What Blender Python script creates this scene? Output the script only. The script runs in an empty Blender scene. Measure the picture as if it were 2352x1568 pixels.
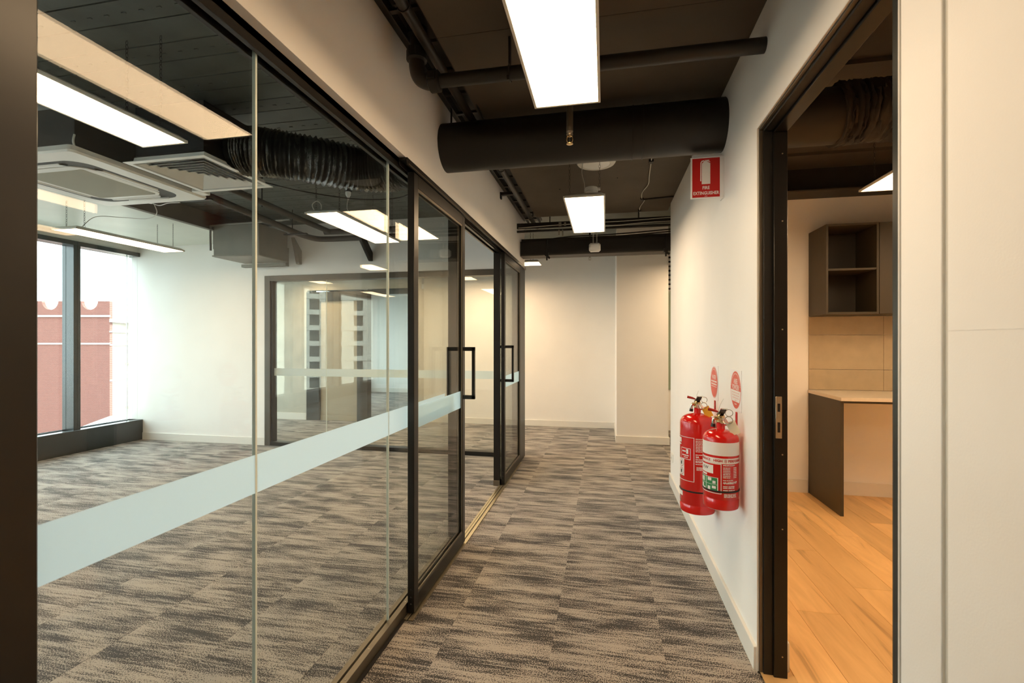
import bpy, bmesh, math, random
from mathutils import Vector, Matrix
random.seed(7)
PI = math.pi
C = bpy.context.scene.collection
S = bpy.context.scene

# ---------------------------------------------------------------- camera, sky, sun, exposure
THETA = math.radians(11.26)
CT, ST = math.cos(THETA), math.sin(THETA)
cam_d = bpy.data.cameras.new('camera')
cam_d.lens = 1075.0 / 2352 * 36
cam_d.sensor_width = 36
cam_d.clip_start = 0.05
cam_d.clip_end = 400
cam_d.dof.use_dof = True
cam_d.dof.focus_distance = 3.5
cam_d.dof.aperture_fstop = 5.0
cam = bpy.data.objects.new('camera', cam_d)
cam.location = (0, 0, 1.4)
cam.rotation_euler = (PI / 2, 0, THETA)
C.objects.link(cam)
S.camera = cam

LED = (1.0, 0.69, 0.40)
LED_POWER = 16
SKY_POWER = 4.9
world = bpy.data.worlds.new('World')
S.world = world
world.use_nodes = True
wn = world.node_tree.nodes
wn['Background'].inputs[0].default_value = (0.79, 0.945, 1.0, 1)
wn['Background'].inputs[1].default_value = SKY_POWER

sun_d = bpy.data.lights.new('sun', 'SUN')
sun_d.energy = 8
sun_d.angle = 0.01
sun_d.color = (1, 0.95, 0.88)
sun = bpy.data.objects.new('sun', sun_d)
sun.rotation_euler = Vector((-0.62, -0.5, -0.62)).to_track_quat('-Z', 'Y').to_euler()
sun.location = (0, 0, 20)
C.objects.link(sun)

S.view_settings.view_transform = 'Standard'
S.view_settings.look = 'None'
S.view_settings.gamma = 1
S.view_settings.use_curve_mapping = False
S.view_settings.exposure = 0.4
cy = S.cycles
cy.max_bounces = 14
cy.diffuse_bounces = 7
cy.glossy_bounces = 5
cy.transparent_max_bounces = 28
cy.transmission_bounces = 8
cy.caustics_reflective = False
cy.caustics_refractive = False
cy.sample_clamp_indirect = 6
cy.use_denoising = True

# ---------------------------------------------------------------- mesh builder
class MB:
    def __init__(s):
        s.v, s.f = [], []
    def add(s, vs, fs):
        o = len(s.v)
        s.v += [tuple(p) for p in vs]
        s.f += [tuple(i + o for i in q) for q in fs]
        return s
    def box(s, x0, x1, y0, y1, z0, z1):
        x0, x1 = sorted((x0, x1)); y0, y1 = sorted((y0, y1)); z0, z1 = sorted((z0, z1))
        return s.add([(x0, y0, z0), (x1, y0, z0), (x1, y1, z0), (x0, y1, z0), (x0, y0, z1), (x1, y0, z1), (x1, y1, z1), (x0, y1, z1)],
                     [(0, 3, 2, 1), (4, 5, 6, 7), (0, 1, 5, 4), (1, 2, 6, 5), (2, 3, 7, 6), (3, 0, 4, 7)])
    def obox(s, c, d, m):
        vs = []
        for z in (-.5, .5):
            for x, y in ((-.5, -.5), (.5, -.5), (.5, .5), (-.5, .5)):
                vs.append(Vector(c) + m @ Vector((x * d[0], y * d[1], z * d[2])))
        return s.add(vs, [(0, 3, 2, 1), (4, 5, 6, 7), (0, 1, 5, 4), (1, 2, 6, 5), (2, 3, 7, 6), (3, 0, 4, 7)])
    def prism(s, pts, fn, d0, d1):
        n = len(pts)
        vs = [fn(a, b, d0) for a, b in pts] + [fn(a, b, d1) for a, b in pts]
        fs = [tuple(range(n - 1, -1, -1)), tuple(range(n, 2 * n))]
        fs += [(i, (i + 1) % n, n + (i + 1) % n, n + i) for i in range(n)]
        return s.add(vs, fs)
    def tube(s, pts, r, n=8, caps=True):
        pts = [Vector(p) for p in pts]
        rs = r if isinstance(r, (list, tuple)) else [r] * len(pts)
        T = []
        for i in range(len(pts)):
            a = pts[max(i - 1, 0)]; b = pts[min(i + 1, len(pts) - 1)]
            d = (b - a)
            T.append(d.normalized() if d.length > 1e-9 else (T[-1] if T else Vector((0, 0, 1))))
        up = Vector((0, 0, 1)) if abs(T[0].z) < .9 else Vector((1, 0, 0))
        u = T[0].cross(up).normalized()
        vs = []
        for i, p in enumerate(pts):
            u = (u - T[i] * u.dot(T[i])).normalized()
            w = T[i].cross(u)
            for k in range(n):
                a = 2 * PI * k / n
                vs.append(p + (u * math.cos(a) + w * math.sin(a)) * rs[i])
        fs = []
        for i in range(len(pts) - 1):
            for k in range(n):
                a = i * n + k; b = i * n + (k + 1) % n
                fs.append((a, b, b + n, a + n))
        if caps:
            fs.append(tuple(range(n - 1, -1, -1)))
            fs.append(tuple(range((len(pts) - 1) * n, len(pts) * n)))
        return s.add(vs, fs)
    def lathe(s, prof, c, n=24):
        vs, fs = [], []
        for r, z in prof:
            for k in range(n):
                a = 2 * PI * k / n
                vs.append((c[0] + r * math.cos(a), c[1] + r * math.sin(a), c[2] + z))
        for i in range(len(prof) - 1):
            for k in range(n):
                a = i * n + k; b = i * n + (k + 1) % n
                fs.append((a, b, b + n, a + n))
        fs.append(tuple(range(n - 1, -1, -1)))
        fs.append(tuple(range((len(prof) - 1) * n, len(prof) * n)))
        return s.add(vs, fs)
    def ring(s, c, R, r, m, n=16, k=5, sx=1.0):
        vs, fs = [], []
        for i in range(n):
            a = 2 * PI * i / n
            for j in range(k):
                b = 2 * PI * j / k
                q = Vector(((R + r * math.cos(b)) * math.cos(a) * sx, (R + r * math.cos(b)) * math.sin(a), r * math.sin(b)))
                vs.append(Vector(c) + m @ q)
        for i in range(n):
            for j in range(k):
                fs.append((i * k + j, ((i + 1) % n) * k + j, ((i + 1) % n) * k + (j + 1) % k, i * k + (j + 1) % k))
        return s.add(vs, fs)

ORG = {}
def link(name, me, m, loc, parent=None):
    if m: me.materials.append(m)
    o = bpy.data.objects.new(name, me)
    C.objects.link(o)
    o.location = loc
    if parent: o.parent = parent
    return o

def to_mesh(name, mb, org, bevel=0, smooth=True):
    me = bpy.data.meshes.new(name)
    ox, oy, oz = org
    me.from_pydata([(x - ox, y - oy, z - oz) for x, y, z in mb.v], [], mb.f)
    bm = bmesh.new(); bm.from_mesh(me)
    bmesh.ops.recalc_face_normals(bm, faces=bm.faces)
    if bevel:
        bmesh.ops.bevel(bm, geom=list(bm.edges), offset=bevel, segments=1, affect='EDGES', clamp_overlap=True)
    bm.to_mesh(me); bm.free()
    if smooth:
        for p in me.polygons: p.use_smooth = True
        me.set_sharp_from_angle(angle=math.radians(38))
    me.update()
    return me

def part(name, mb, m, parent, label=None, bevel=0, kind=None):
    org = ORG[parent.name]
    o = link(name, to_mesh(name, mb, org, bevel), m, (0, 0, 0), parent)
    ORG[o.name] = org
    if label: o['label'] = label
    if kind: o['kind'] = kind
    return o

def tag(o, label, cat, group=None, kind=None):
    o['label'] = label
    o['category'] = cat
    if group: o['group'] = group
    if kind: o['kind'] = kind
    return o

def thing(name, label, cat, loc, group=None, kind=None):
    o = bpy.data.objects.new(name, None)
    o.empty_display_size = .05
    C.objects.link(o); o.location = loc
    ORG[o.name] = tuple(loc)
    return tag(o, label, cat, group, kind)

def solo(name, mb, m, label, cat, group=None, kind=None, bevel=0):
    xs = [p[0] for p in mb.v]; ys = [p[1] for p in mb.v]; zs = [p[2] for p in mb.v]
    org = ((min(xs) + max(xs)) / 2, (min(ys) + max(ys)) / 2, min(zs))
    o = link(name, to_mesh(name, mb, org, bevel), m, org)
    ORG[o.name] = org
    return tag(o, label, cat, group, kind)

def struct(name, mb, m, label, cat, bevel=0):
    return solo(name, mb, m, label, cat, None, 'structure', bevel)

def spline(pts, n=6):
    P = [Vector(p) for p in pts]
    P = [P[0] * 2 - P[1]] + P + [P[-1] * 2 - P[-2]]
    out = []
    for i in range(1, len(P) - 2):
        a, b, c, d = P[i - 1], P[i], P[i + 1], P[i + 2]
        for k in range(n):
            t = k / n
            out.append(.5 * ((2 * b) + (c - a) * t + (2 * a - 5 * b + 4 * c - d) * t * t + (3 * b - a - 3 * c + d) * t ** 3))
    out.append(P[-2])
    return out

def text_geo(s, size, align='CENTER', sx=1.0, bold=0.0):
    cu = bpy.data.curves.new('txt', 'FONT')
    cu.body = s; cu.size = size; cu.align_x = align; cu.align_y = 'CENTER'; cu.resolution_u = 2
    cu.offset = bold
    o = bpy.data.objects.new('txt', cu); C.objects.link(o)
    dg = bpy.context.evaluated_depsgraph_get()
    me = o.evaluated_get(dg).to_mesh()
    vs = [(v.co.x * sx, v.co.y) for v in me.vertices]
    fs = [tuple(p.vertices) for p in me.polygons]
    o.evaluated_get(dg).to_mesh_clear()
    bpy.data.objects.remove(o); bpy.data.curves.remove(cu)
    return vs, fs

# ---------------------------------------------------------------- materials
def mat(name, col, rough=.5, metal=0.0, spec=.5, var=0.0, vscale=6.0, bump=0.0, bscale=80.0, coat=0.0, stretch=None):
    m = bpy.data.materials.new(name); m.use_nodes = True
    nt = m.node_tree; b = nt.nodes['Principled BSDF']
    b.inputs['Base Color'].default_value = (*col, 1)
    b.inputs['Roughness'].default_value = rough
    b.inputs['Metallic'].default_value = metal
    b.inputs['Specular IOR Level'].default_value = spec
    b.inputs['Coat Weight'].default_value = coat
    tc = nt.nodes.new('ShaderNodeTexCoord')
    src = tc.outputs['Object']
    if stretch:
        mp = nt.nodes.new('ShaderNodeMapping'); mp.inputs['Scale'].default_value = stretch
        nt.links.new(src, mp.inputs[0]); src = mp.outputs[0]
    if var:
        n = nt.nodes.new('ShaderNodeTexNoise'); n.inputs['Scale'].default_value = vscale; n.inputs['Detail'].default_value = 4
        nt.links.new(src, n.inputs['Vector'])
        r = nt.nodes.new('ShaderNodeValToRGB')
        r.color_ramp.elements[0].position = .3; r.color_ramp.elements[1].position = .7
        r.color_ramp.elements[0].color = tuple(c * (1 - var) for c in col) + (1,)
        r.color_ramp.elements[1].color = tuple(min(1, c * (1 + var)) for c in col) + (1,)
        nt.links.new(n.outputs[0], r.inputs[0]); nt.links.new(r.outputs[0], b.inputs['Base Color'])
    if bump:
        n = nt.nodes.new('ShaderNodeTexNoise'); n.inputs['Scale'].default_value = bscale; n.inputs['Detail'].default_value = 3
        nt.links.new(src, n.inputs['Vector'])
        bp = nt.nodes.new('ShaderNodeBump'); bp.inputs['Strength'].default_value = bump; bp.inputs['Distance'].default_value = .004
        nt.links.new(n.outputs[0], bp.inputs['Height']); nt.links.new(bp.outputs[0], b.inputs['Normal'])
    return m

def glass_mat(name, tint, base=.021):
    m = bpy.data.materials.new(name); m.use_nodes = True
    nt = m.node_tree; nt.nodes.clear()
    out = nt.nodes.new('ShaderNodeOutputMaterial')
    tr = nt.nodes.new('ShaderNodeBsdfTransparent'); tr.inputs[0].default_value = (*tint, 1)
    gl = nt.nodes.new('ShaderNodeBsdfGlossy'); gl.inputs['Roughness'].default_value = 0.0
    lw = nt.nodes.new('ShaderNodeLayerWeight'); lw.inputs[0].default_value = .5
    p = nt.nodes.new('ShaderNodeMath'); p.operation = 'POWER'; p.inputs[1].default_value = 5
    ma = nt.nodes.new('ShaderNodeMath'); ma.operation = 'MULTIPLY_ADD'; ma.inputs[1].default_value = 1 - base; ma.inputs[2].default_value = base
    mx = nt.nodes.new('ShaderNodeMixShader')
    L = nt.links.new
    L(lw.outputs['Facing'], p.inputs[0]); L(p.outputs[0], ma.inputs[0]); L(ma.outputs[0], mx.inputs[0])
    L(tr.outputs[0], mx.inputs[1]); L(gl.outputs[0], mx.inputs[2]); L(mx.outputs[0], out.inputs[0])
    return m

def emis(name, col, power):
    m = bpy.data.materials.new(name); m.use_nodes = True
    nt = m.node_tree; b = nt.nodes['Principled BSDF']
    b.inputs['Base Color'].default_value = (.8, .8, .8, 1)
    b.inputs['Emission Color'].default_value = (*col, 1)
    b.inputs['Emission Strength'].default_value = power
    return m

M = {}
M['wall'] = mat('wall_paint', (.90, .885, .855), .6, spec=.25, var=.015, vscale=3, bump=.06, bscale=220)
M['wallgrey'] = mat('wall_joint', (.62, .60, .53), .7, var=.02)
M['concrete'] = mat('concrete_wall', (.52, .50, .43), .7, var=.1, vscale=4, bump=.1)
M['skirt'] = mat('skirting_paint', (.80, .78, .73), .35, var=.01)
M['whiteceil'] = mat('white_ceiling_paint', (.62, .65, .57), .35, var=.05, vscale=3, bump=.1, bscale=40)
M['black'] = mat('black_powder_coat', (.0075, .0068, .006), .34, spec=.4, var=.1, vscale=20)
M['blackedge'] = mat('black_matt_edge', (.006, .0055, .005), .5, var=.1)
M['bronze'] = mat('bronze_aluminium', (.16, .135, .10), .38, metal=.6, var=.08, vscale=10)
M['framedark'] = mat('dark_bronze_frame', (.075, .065, .05), .4, metal=.3, var=.08)  # black frame lightened: haze reflected in the glass is put into its colour
M['alu'] = mat('champagne_aluminium', (.42, .36, .24), .35, metal=.8, var=.06, vscale=30)
M['soffit'] = mat('dark_soffit_paint', (.105, .086, .066), .75, spec=.2, var=.12, vscale=2.5, bump=.25, bscale=25)
M['darkpipe'] = mat('dark_painted_pipe', (.02, .0165, .013), .42, var=.12, vscale=12)
M['duct'] = mat('black_painted_duct', (.0085, .007, .0056), .5, var=.1, vscale=5)
M['deck'] = mat('dark_metal_decking', (.11, .12, .105), .5, var=.18, vscale=5, bump=.08)
M['beam'] = mat('dark_steel_beam', (.045, .038, .03), .6, var=.15, vscale=6)
M['fascia'] = mat('brown_fascia_paint', (.13, .115, .09), .6, var=.08)
M['grey'] = mat('grey_galvanised_sheet', (.22, .21, .18), .5, metal=.3, var=.1, vscale=5)
M['foil'] = mat('black_foil', (.11, .11, .105), .25, metal=.85, var=.3, vscale=20, bump=1.0, bscale=38)
M['insul'] = mat('dark_insulation', (.02, .0155, .011), .7, var=.3, vscale=12, bump=.8, bscale=30)
M['white'] = mat('white_plastic', (.86, .86, .82), .35, var=.01)
M['whitemetal'] = mat('white_lamp_frame', (.68, .66, .6), .4, var=.02)
M['grille'] = mat('beige_return_grille', (.42, .41, .32), .6, var=.03, vscale=300, bump=.5, bscale=500)
M['grey_slot'] = mat('dark_slot', (.05, .05, .045), .6, var=.05)
M['led'] = emis('led_diffuser', LED, LED_POWER)
M['glass'] = glass_mat('clear_glass', (.968, .986, .976))
M['glass_far'] = glass_mat('clear_glass_reflective', (.955, .98, .968), .055)
M['film'] = None
M['joint'] = mat('clear_glass_joint', (.72, .80, .74), .25, var=.02)
M['red'] = mat('red_enamel', (.66, .008, .006), .16, coat=.5, var=.03)
M['redplastic'] = mat('red_sign_plastic', (.55, .008, .006), .4, var=.02)
M['redsign'] = mat('pale_red_sign_print', (.72, .09, .06), .4, var=.02)
M['redlever'] = mat('red_lever', (.42, .02, .01), .35, var=.05)
M['print'] = mat('white_print', (.86, .82, .79), .45, var=.02)
M['signwhite'] = mat('sign_white', (.88, .87, .88), .4, var=.01)
M['pinkprint'] = mat('pale_pink_print', (.80, .55, .5), .45, var=.02)
M['green'] = mat('green_print', (.03, .23, .07), .4, var=.05)
M['chrome'] = mat('chrome', (.75, .7, .62), .15, metal=1, var=.05)
M['brass'] = mat('brass_valve', (.65, .45, .22), .25, metal=1, var=.05)
M['rubber'] = mat('black_rubber', (.012, .012, .012), .5, var=.05)
M['yellow'] = mat('yellow_tag', (.75, .36, .02), .45, var=.05)
M['cardtag'] = mat('cream_tag', (.74, .64, .46), .5, var=.03)
M['steel'] = mat('brushed_steel', (.55, .5, .4), .35, metal=1, var=.06, vscale=60)
M['cab'] = mat('olive_brown_laminate', (.052, .040, .022), .5, var=.05, vscale=20)
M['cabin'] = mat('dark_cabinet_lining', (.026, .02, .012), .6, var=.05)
M['bench'] = mat('cream_stone_top', (.70, .62, .50), .3, var=.04, vscale=40)
M['tile'] = mat('beige_stone_tile', (.47, .38, .25), .45, var=.08, vscale=9, bump=.05)
M['wire'] = mat('pale_cable', (.55, .53, .47), .5, var=.05)
M['blackwire'] = mat('black_cable', (.015, .013, .012), .5, var=.05)
M['sill'] = mat('black_window_aluminium', (.02, .026, .026), .25, spec=.6, var=.08, vscale=15)
M['cream_stone'] = mat('cream_render', (.40, .35, .30), .8, var=.04)
M['whitestone'] = mat('pale_stone_band', (.40, .34, .30), .8, var=.06)
M['tower'] = mat('pale_tower_panel', (.78, .76, .66), .7, var=.03)
M['towerdark'] = mat('tower_recess', (.10, .10, .08), .5, var=.1)
M['asphalt'] = mat('pale_paving', (.35, .33, .31), .9, var=.1)
M['roofsheet'] = mat('pale_roof_sheet', (.50, .52, .50), .5, var=.06)
M['winglass'] = mat('distant_window_glass', (.16, .22, .24), .1, var=.1)
M['doorpanel'] = mat('tan_door_leaf', (.42, .37, .28), .25, var=.04)

def brick_mat():
    m = bpy.data.materials.new('red_brick'); m.use_nodes = True
    nt = m.node_tree; b = nt.nodes['Principled BSDF']; L = nt.links.new
    tc = nt.nodes.new('ShaderNodeTexCoord')
    br = nt.nodes.new('ShaderNodeTexBrick')
    br.inputs['Color1'].default_value = (.21, .07, .055, 1)
    br.inputs['Color2'].default_value = (.175, .058, .046, 1)
    br.inputs['Mortar'].default_value = (.25, .14, .115, 1)
    br.inputs['Scale'].default_value = 1.0
    br.inputs['Mortar Size'].default_value = .006
    br.inputs['Brick Width'].default_value = .15
    br.inputs['Row Height'].default_value = .055
    sx = nt.nodes.new('ShaderNodeSeparateXYZ'); cx = nt.nodes.new('ShaderNodeCombineXYZ')
    L(tc.outputs['Object'], sx.inputs[0]); L(sx.outputs[0], cx.inputs[0]); L(sx.outputs[2], cx.inputs[1])
    L(cx.outputs[0], br.inputs['Vector']); L(br.outputs[0], b.inputs['Base Color'])
    b.inputs['Roughness'].default_value = .9
    return m
M['brick'] = brick_mat()

def film_mat():
    m = bpy.data.materials.new('frosted_film'); m.use_nodes = True
    nt = m.node_tree; nt.nodes.clear(); L = nt.links.new
    out = nt.nodes.new('ShaderNodeOutputMaterial')
    d = nt.nodes.new('ShaderNodeBsdfDiffuse'); d.inputs[0].default_value = (.78, .90, .95, 1)
    t = nt.nodes.new('ShaderNodeBsdfTranslucent'); t.inputs[0].default_value = (.85, .95, 1.0, 1)
    tr = nt.nodes.new('ShaderNodeBsdfTransparent'); tr.inputs[0].default_value = (.95, .97, .96, 1)
    m1 = nt.nodes.new('ShaderNodeMixShader'); m1.inputs[0].default_value = .8
    m2 = nt.nodes.new('ShaderNodeMixShader'); m2.inputs[0].default_value = .14
    L(d.outputs[0], m1.inputs[1]); L(t.outputs[0], m1.inputs[2]); L(m1.outputs[0], m2.inputs[1]); L(tr.outputs[0], m2.inputs[2]); L(m2.outputs[0], out.inputs[0])
    return m
M['film'] = film_mat()

def carpet_mat():
    m = bpy.data.materials.new('streaked_carpet'); m.use_nodes = True
    nt = m.node_tree; b = nt.nodes['Principled BSDF']; L = nt.links.new; N = nt.nodes.new
    geo = N('ShaderNodeNewGeometry'); oi = N('ShaderNodeObjectInfo')
    mul = N('ShaderNodeMath'); mul.operation = 'MULTIPLY'; mul.inputs[1].default_value = 61.7
    L(oi.outputs['Random'], mul.inputs[0])
    cmb = N('ShaderNodeCombineXYZ'); L(mul.outputs[0], cmb.inputs[0]); L(mul.outputs[0], cmb.inputs[1])
    add = N('ShaderNodeVectorMath'); add.operation = 'ADD'; L(geo.outputs['Position'], add.inputs[0]); L(cmb.outputs[0], add.inputs[1])
    def noise(scale, st, detail, rough=.5, src=add.outputs[0]):
        mp = N('ShaderNodeMapping'); mp.inputs['Scale'].default_value = st; L(src, mp.inputs[0])
        n = N('ShaderNodeTexNoise'); n.inputs['Scale'].default_value = scale; n.inputs['Detail'].default_value = detail; n.inputs['Roughness'].default_value = rough
        L(mp.outputs[0], n.inputs['Vector']); return n.outputs[0]
    big = noise(1, (2.4, 10, 1), 3, .55)
    fine = noise(1, (4, 62, 1), 2, .6)
    grain = noise(1, (230, 170, 1), 0, .5, geo.outputs['Position'])
    def math2(op, a, b_, ):
        n = N('ShaderNodeMath'); n.operation = op
        for i, q in enumerate((a, b_)):
            if isinstance(q, float): n.inputs[i].default_value = q
            else: L(q, n.inputs[i])
        return n.outputs[0]
    s1 = math2('MULTIPLY', fine, .7)
    s2 = math2('ADD', big, s1)
    s3 = math2('MULTIPLY', grain, .8)
    s4 = math2('ADD', s2, s3)
    r = N('ShaderNodeValToRGB'); e = r.color_ramp.elements
    e[0].position = .0; e[1].position = 1.0
    mr = N('ShaderNodeMapRange'); mr.inputs['From Min'].default_value = 1.17; mr.inputs['From Max'].default_value = 1.315
    L(s4, mr.inputs['Value']); L(mr.outputs[0], r.inputs[0])
    e[0].color = (.037, .035, .035, 1); e[1].color = (.40, .362, .322, 1)
    L(r.outputs[0], b.inputs['Base Color'])
    b.inputs['Roughness'].default_value = .85; b.inputs['Specular IOR Level'].default_value = .25
    b.inputs['Sheen Weight'].default_value = .15
    bp = N('ShaderNodeBump'); bp.inputs['Strength'].default_value = .5; bp.inputs['Distance'].default_value = .003
    L(grain, bp.inputs['Height']); L(bp.outputs[0], b.inputs['Normal'])
    return m
M['carpet'] = carpet_mat()

def wood_mat():
    m = bpy.data.materials.new('oak_plank'); m.use_nodes = True
    nt = m.node_tree; b = nt.nodes['Principled BSDF']; L = nt.links.new; N = nt.nodes.new
    tc = N('ShaderNodeTexCoord'); oi = N('ShaderNodeObjectInfo')
    mul = N('ShaderNodeMath'); mul.operation = 'MULTIPLY'; mul.inputs[1].default_value = 43.0
    L(oi.outputs['Random'], mul.inputs[0])
    add = N('ShaderNodeVectorMath'); add.operation = 'ADD'; L(tc.outputs['Object'], add.inputs[0]); L(mul.outputs[0], add.inputs[1])
    mp = N('ShaderNodeMapping'); mp.inputs['Scale'].default_value = (7, .9, 1); L(add.outputs[0], mp.inputs[0])
    n = N('ShaderNodeTexNoise'); n.inputs['Scale'].default_value = 1.2; n.inputs['Detail'].default_value = 10; n.inputs['Roughness'].default_value = .62; n.inputs['Distortion'].default_value = 1.4
    L(mp.outputs[0], n.inputs['Vector'])
    r = N('ShaderNodeValToRGB'); e = r.color_ramp.elements
    e[0].position = .22; e[0].color = (.28, .15, .055, 1)
    e[1].position = .66; e[1].color = (.84, .53, .23, 1)
    k = r.color_ramp.elements.new(.40); k.color = (.72, .44, .185, 1)
    L(n.outputs[0], r.inputs[0])
    hv = N('ShaderNodeHueSaturation')
    mr = N('ShaderNodeMapRange'); mr.inputs['To Min'].default_value = .88; mr.inputs['To Max'].default_value = 1.1
    L(oi.outputs['Random'], mr.inputs['Value']); L(mr.outputs[0], hv.inputs['Value']); L(r.outputs[0], hv.inputs['Color'])
    L(hv.outputs[0], b.inputs['Base Color'])
    b.inputs['Roughness'].default_value = .42
    return m
M['wood'] = wood_mat()

# ================================================================ SETTING
# ---- floors
fl = struct('floor', MB().box(-6.8, 4.0, -2.2, 12.2, -.25, -.008), M['carpet'], 'grey brown streaked carpet tile floor of corridor and glass offices', 'floor')
tile_me = to_mesh('carpet_tile', MB().box(-.2499, .2499, -.2499, .2499, -.007, 0), (0, 0, 0), .0005, False)
tile_me.materials.append(M['carpet'])
def carpet_tile(ix, iy):
    x = .01 + .5 * ix; y = .22 + .5 * iy
    o = bpy.data.objects.new('carpet_tile', tile_me); C.objects.link(o); o.parent = fl
    ox, oy, oz = ORG[fl.name]
    o.location = (x - ox, y - oy, -oz + random.uniform(-.0006, .0002))
for ix in range(-13, 3):
    for iy in range(1, 16):
        x = .01 + .5 * ix; y = .22 + .5 * iy
        if x > .4 and y < 4.6: continue
        if x > 1.0 or (x < -1 and y < 1 and x > -6) and y < .6: continue
        t = -x * ST + y * CT; a = (x * CT + y * ST) / t if t > .3 else 9
        if not (-1.3 < a < 1.0): continue
        carpet_tile(ix, iy)
# the carpet strip beside the right wall, cut against it
for iy in range(1, 10):
    x0, x1, y = .2601, .6345, .22 + .5 * iy
    part('carpet_tile', MB().box(x0, x1, y - .2499, y + .2499, -.007, 0), M['carpet'], fl)

kf = struct('floor.001', MB().box(.70, 4.0, -2.1, 4.79, -.0075, -.003), M['wood'], 'golden oak plank floor in the kitchenette through the doorway', 'floor')
for i in range(14):
    x0 = .777 + .203 * (i - 0)
    off = (i * .47) % 1.25
    y = -0.6 - off + .0
    while y < 4.78:
        a, b_ = max(y, -.3), min(y + 1.25, 4.785)
        if b_ - a > .05 and b_ > .6 and x0 < 3.4:
            me = to_mesh('plank', MB().box(-.1008, .1008, -(b_ - a) / 2 + .0008, (b_ - a) / 2 - .0008, -.004, .0), (0, 0, 0), .0008, False)
            o = link('plank', me, M['wood'], (x0 + .1 - ORG[kf.name][0], (a + b_) / 2 - ORG[kf.name][1], .0015 - ORG[kf.name][2]), kf)
        y += 1.25
part('plank', MB().box(.645, .776, 1.18, 2.15, -.004, .0012), M['wood'], kf)

# ---- ceilings
cl = struct('ceiling', MB().box(-6.9, 4.0, -2.2, 12.2, 2.97, 3.2), M['deck'], 'dark painted ceiling over corridor and offices', 'ceiling')
dk = MB()
PW = .30
prof = [(0, 0), (.012, 0), (.012, .014), (.02, .014), (.02, 0), (.15, 0), (.15, .006), (.158, .006), (.158, 0), (PW, 0)]
X0, X1 = -4.69, -.995
for (a, b_), (c, d) in zip(prof, prof[1:]):
    dk.add([(X0, a, b_), (X1, a, b_), (X1, c, d), (X0, c, d)], [(0, 1, 2, 3)])
for k in range(36):
    x = X0 + .05 + k * .1
    dk.box(x, x + .022, .085, .093, -.004, .0)
deck_me = to_mesh('deck_panel', dk, (0, 0, 0), 0, False); deck_me.materials.append(M['deck'])
for j in range(22):
    o = bpy.data.objects.new('deck_panel', deck_me); C.objects.link(o); o.parent = cl
    ox, oy, oz = ORG[cl.name]
    o.location = (-ox, -.98 + j * PW - oy, 2.952 - oz)
# smooth soffit boards over the corridor
part('soffit_panel', MB().box(-.743, .64, -1.5, 2.0, 2.765, 2.80), M['soffit'], cl)
part('soffit_panel', MB().box(-.743, .64, 2.003, 5.1, 2.765, 2.80), M['soffit'], cl)
part('soffit_edge', MB().box(-.743, -.73, -1.5, 5.1, 2.80, 2.96).box(-.743, .64, 5.09, 5.1, 2.80, 2.96), M['soffit'], cl)
part('recess_board', MB().box(-.968, -.745, -1.5, 5.6, 2.856, 2.87), M['duct'], cl)  # dark board stands in for the unlit shade above the cable ladder
part('soffit_fixing', MB().tube([(-.25, 2.9, 2.765), (-.25, 2.9, 2.76)], .006).tube([(.2, 3.4, 2.765), (.2, 3.4, 2.76)], .005).tube([(.35, 4.3, 2.765), (.35, 4.3, 2.76)], .005).tube([(-.4, 4.2, 2.765), (-.4, 4.2, 2.76)], .006).tube([(.1, 4.0, 2.765), (.1, 4.0, 2.76)], .005).tube([(.5, 3.3, 2.765), (.5, 3.3, 2.76)], .005), M['blackedge'], cl)
wc = struct('ceiling.001', MB().box(-6.6, -4.70, -2.0, 5.55, 2.75, 2.965), M['whiteceil'], 'pale green white lower ceiling strip along the windows', 'ceiling')
part('fascia', MB().box(-4.70, -4.685, -2.0, 5.55, 2.752, 2.96), M['fascia'], wc, 'dark brown painted edge of pale ceiling')
part('fascia_lip', MB().box(-4.70, -4.64, -2.0, 5.55, 2.745, 2.752), M['fascia'], wc)

# ---- walls
wl = struct('wall_left', MB().box(-1.09, -.968, .5, 5.66, 2.312, 2.965), M['wall'], 'cream bulkhead wall above the glass partition on the left', 'wall')
part('lower_wall', MB().box(-1.09, -.968, -2.0, .50, 0, 2.965), M['wall'], wl)
wr = struct('wall_right', MB().box(.635, .745, 2.158, 4.85, 0, 2.765), M['wall'], 'cream wall on the right carrying the fire extinguishers', 'wall')
part('wall_panel', MB().box(.635, .745, 1.172, 2.158, 2.306, 2.765), M['wall'], wr)
part('wall_panel', MB().box(.635, .745, 1.045, 1.172, 0, 2.765), M['wall'], wr, bevel=.0015)
part('wall_panel', MB().box(.635, .745, -2.0, 1.028, 0, 1.4198), M['wall'], wr)
part('wall_panel', MB().box(.635, .745, -2.0, 1.028, 1.4202, 2.765), M['wall'], wr)
part('joint_strip', MB().box(.641, .745, 1.028, 1.045, 0, 2.765), M['wallgrey'], wr, 'greyer recessed joint strip')
struct('trim_1', MB().box(.64, .745, -2.0, 4.85, 2.766, 2.965), M['soffit'], 'dark closure strip between right wall top and ceiling', 'trim')
part('edge_trim', MB().box(.633, .64, 2.154, 2.1585, 0, 2.306).box(.633, .64, 1.1735, 1.178, 0, 2.306).box(.633, .64, 1.178, 2.154, 2.302, 2.306), M['skirt'], wr)
wf = struct('wall_far', MB().box(-3.10, 4.0, 7.7, 7.8, 0, 2.965), M['wall'], 'pale wall closing the far end of the corridor', 'wall')
struct('wall_pier', MB().box(.155, .84, 6.63, 7.7, 0, 2.965), M['wall'], 'beige projecting pier at far right of corridor', 'wall')
wk = struct('wall_kitchen', MB().box(.745, 4.0, 4.79, 4.85, 0, 2.965), M['wall'], 'cream kitchenette back wall behind cabinet and bench', 'wall')
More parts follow.
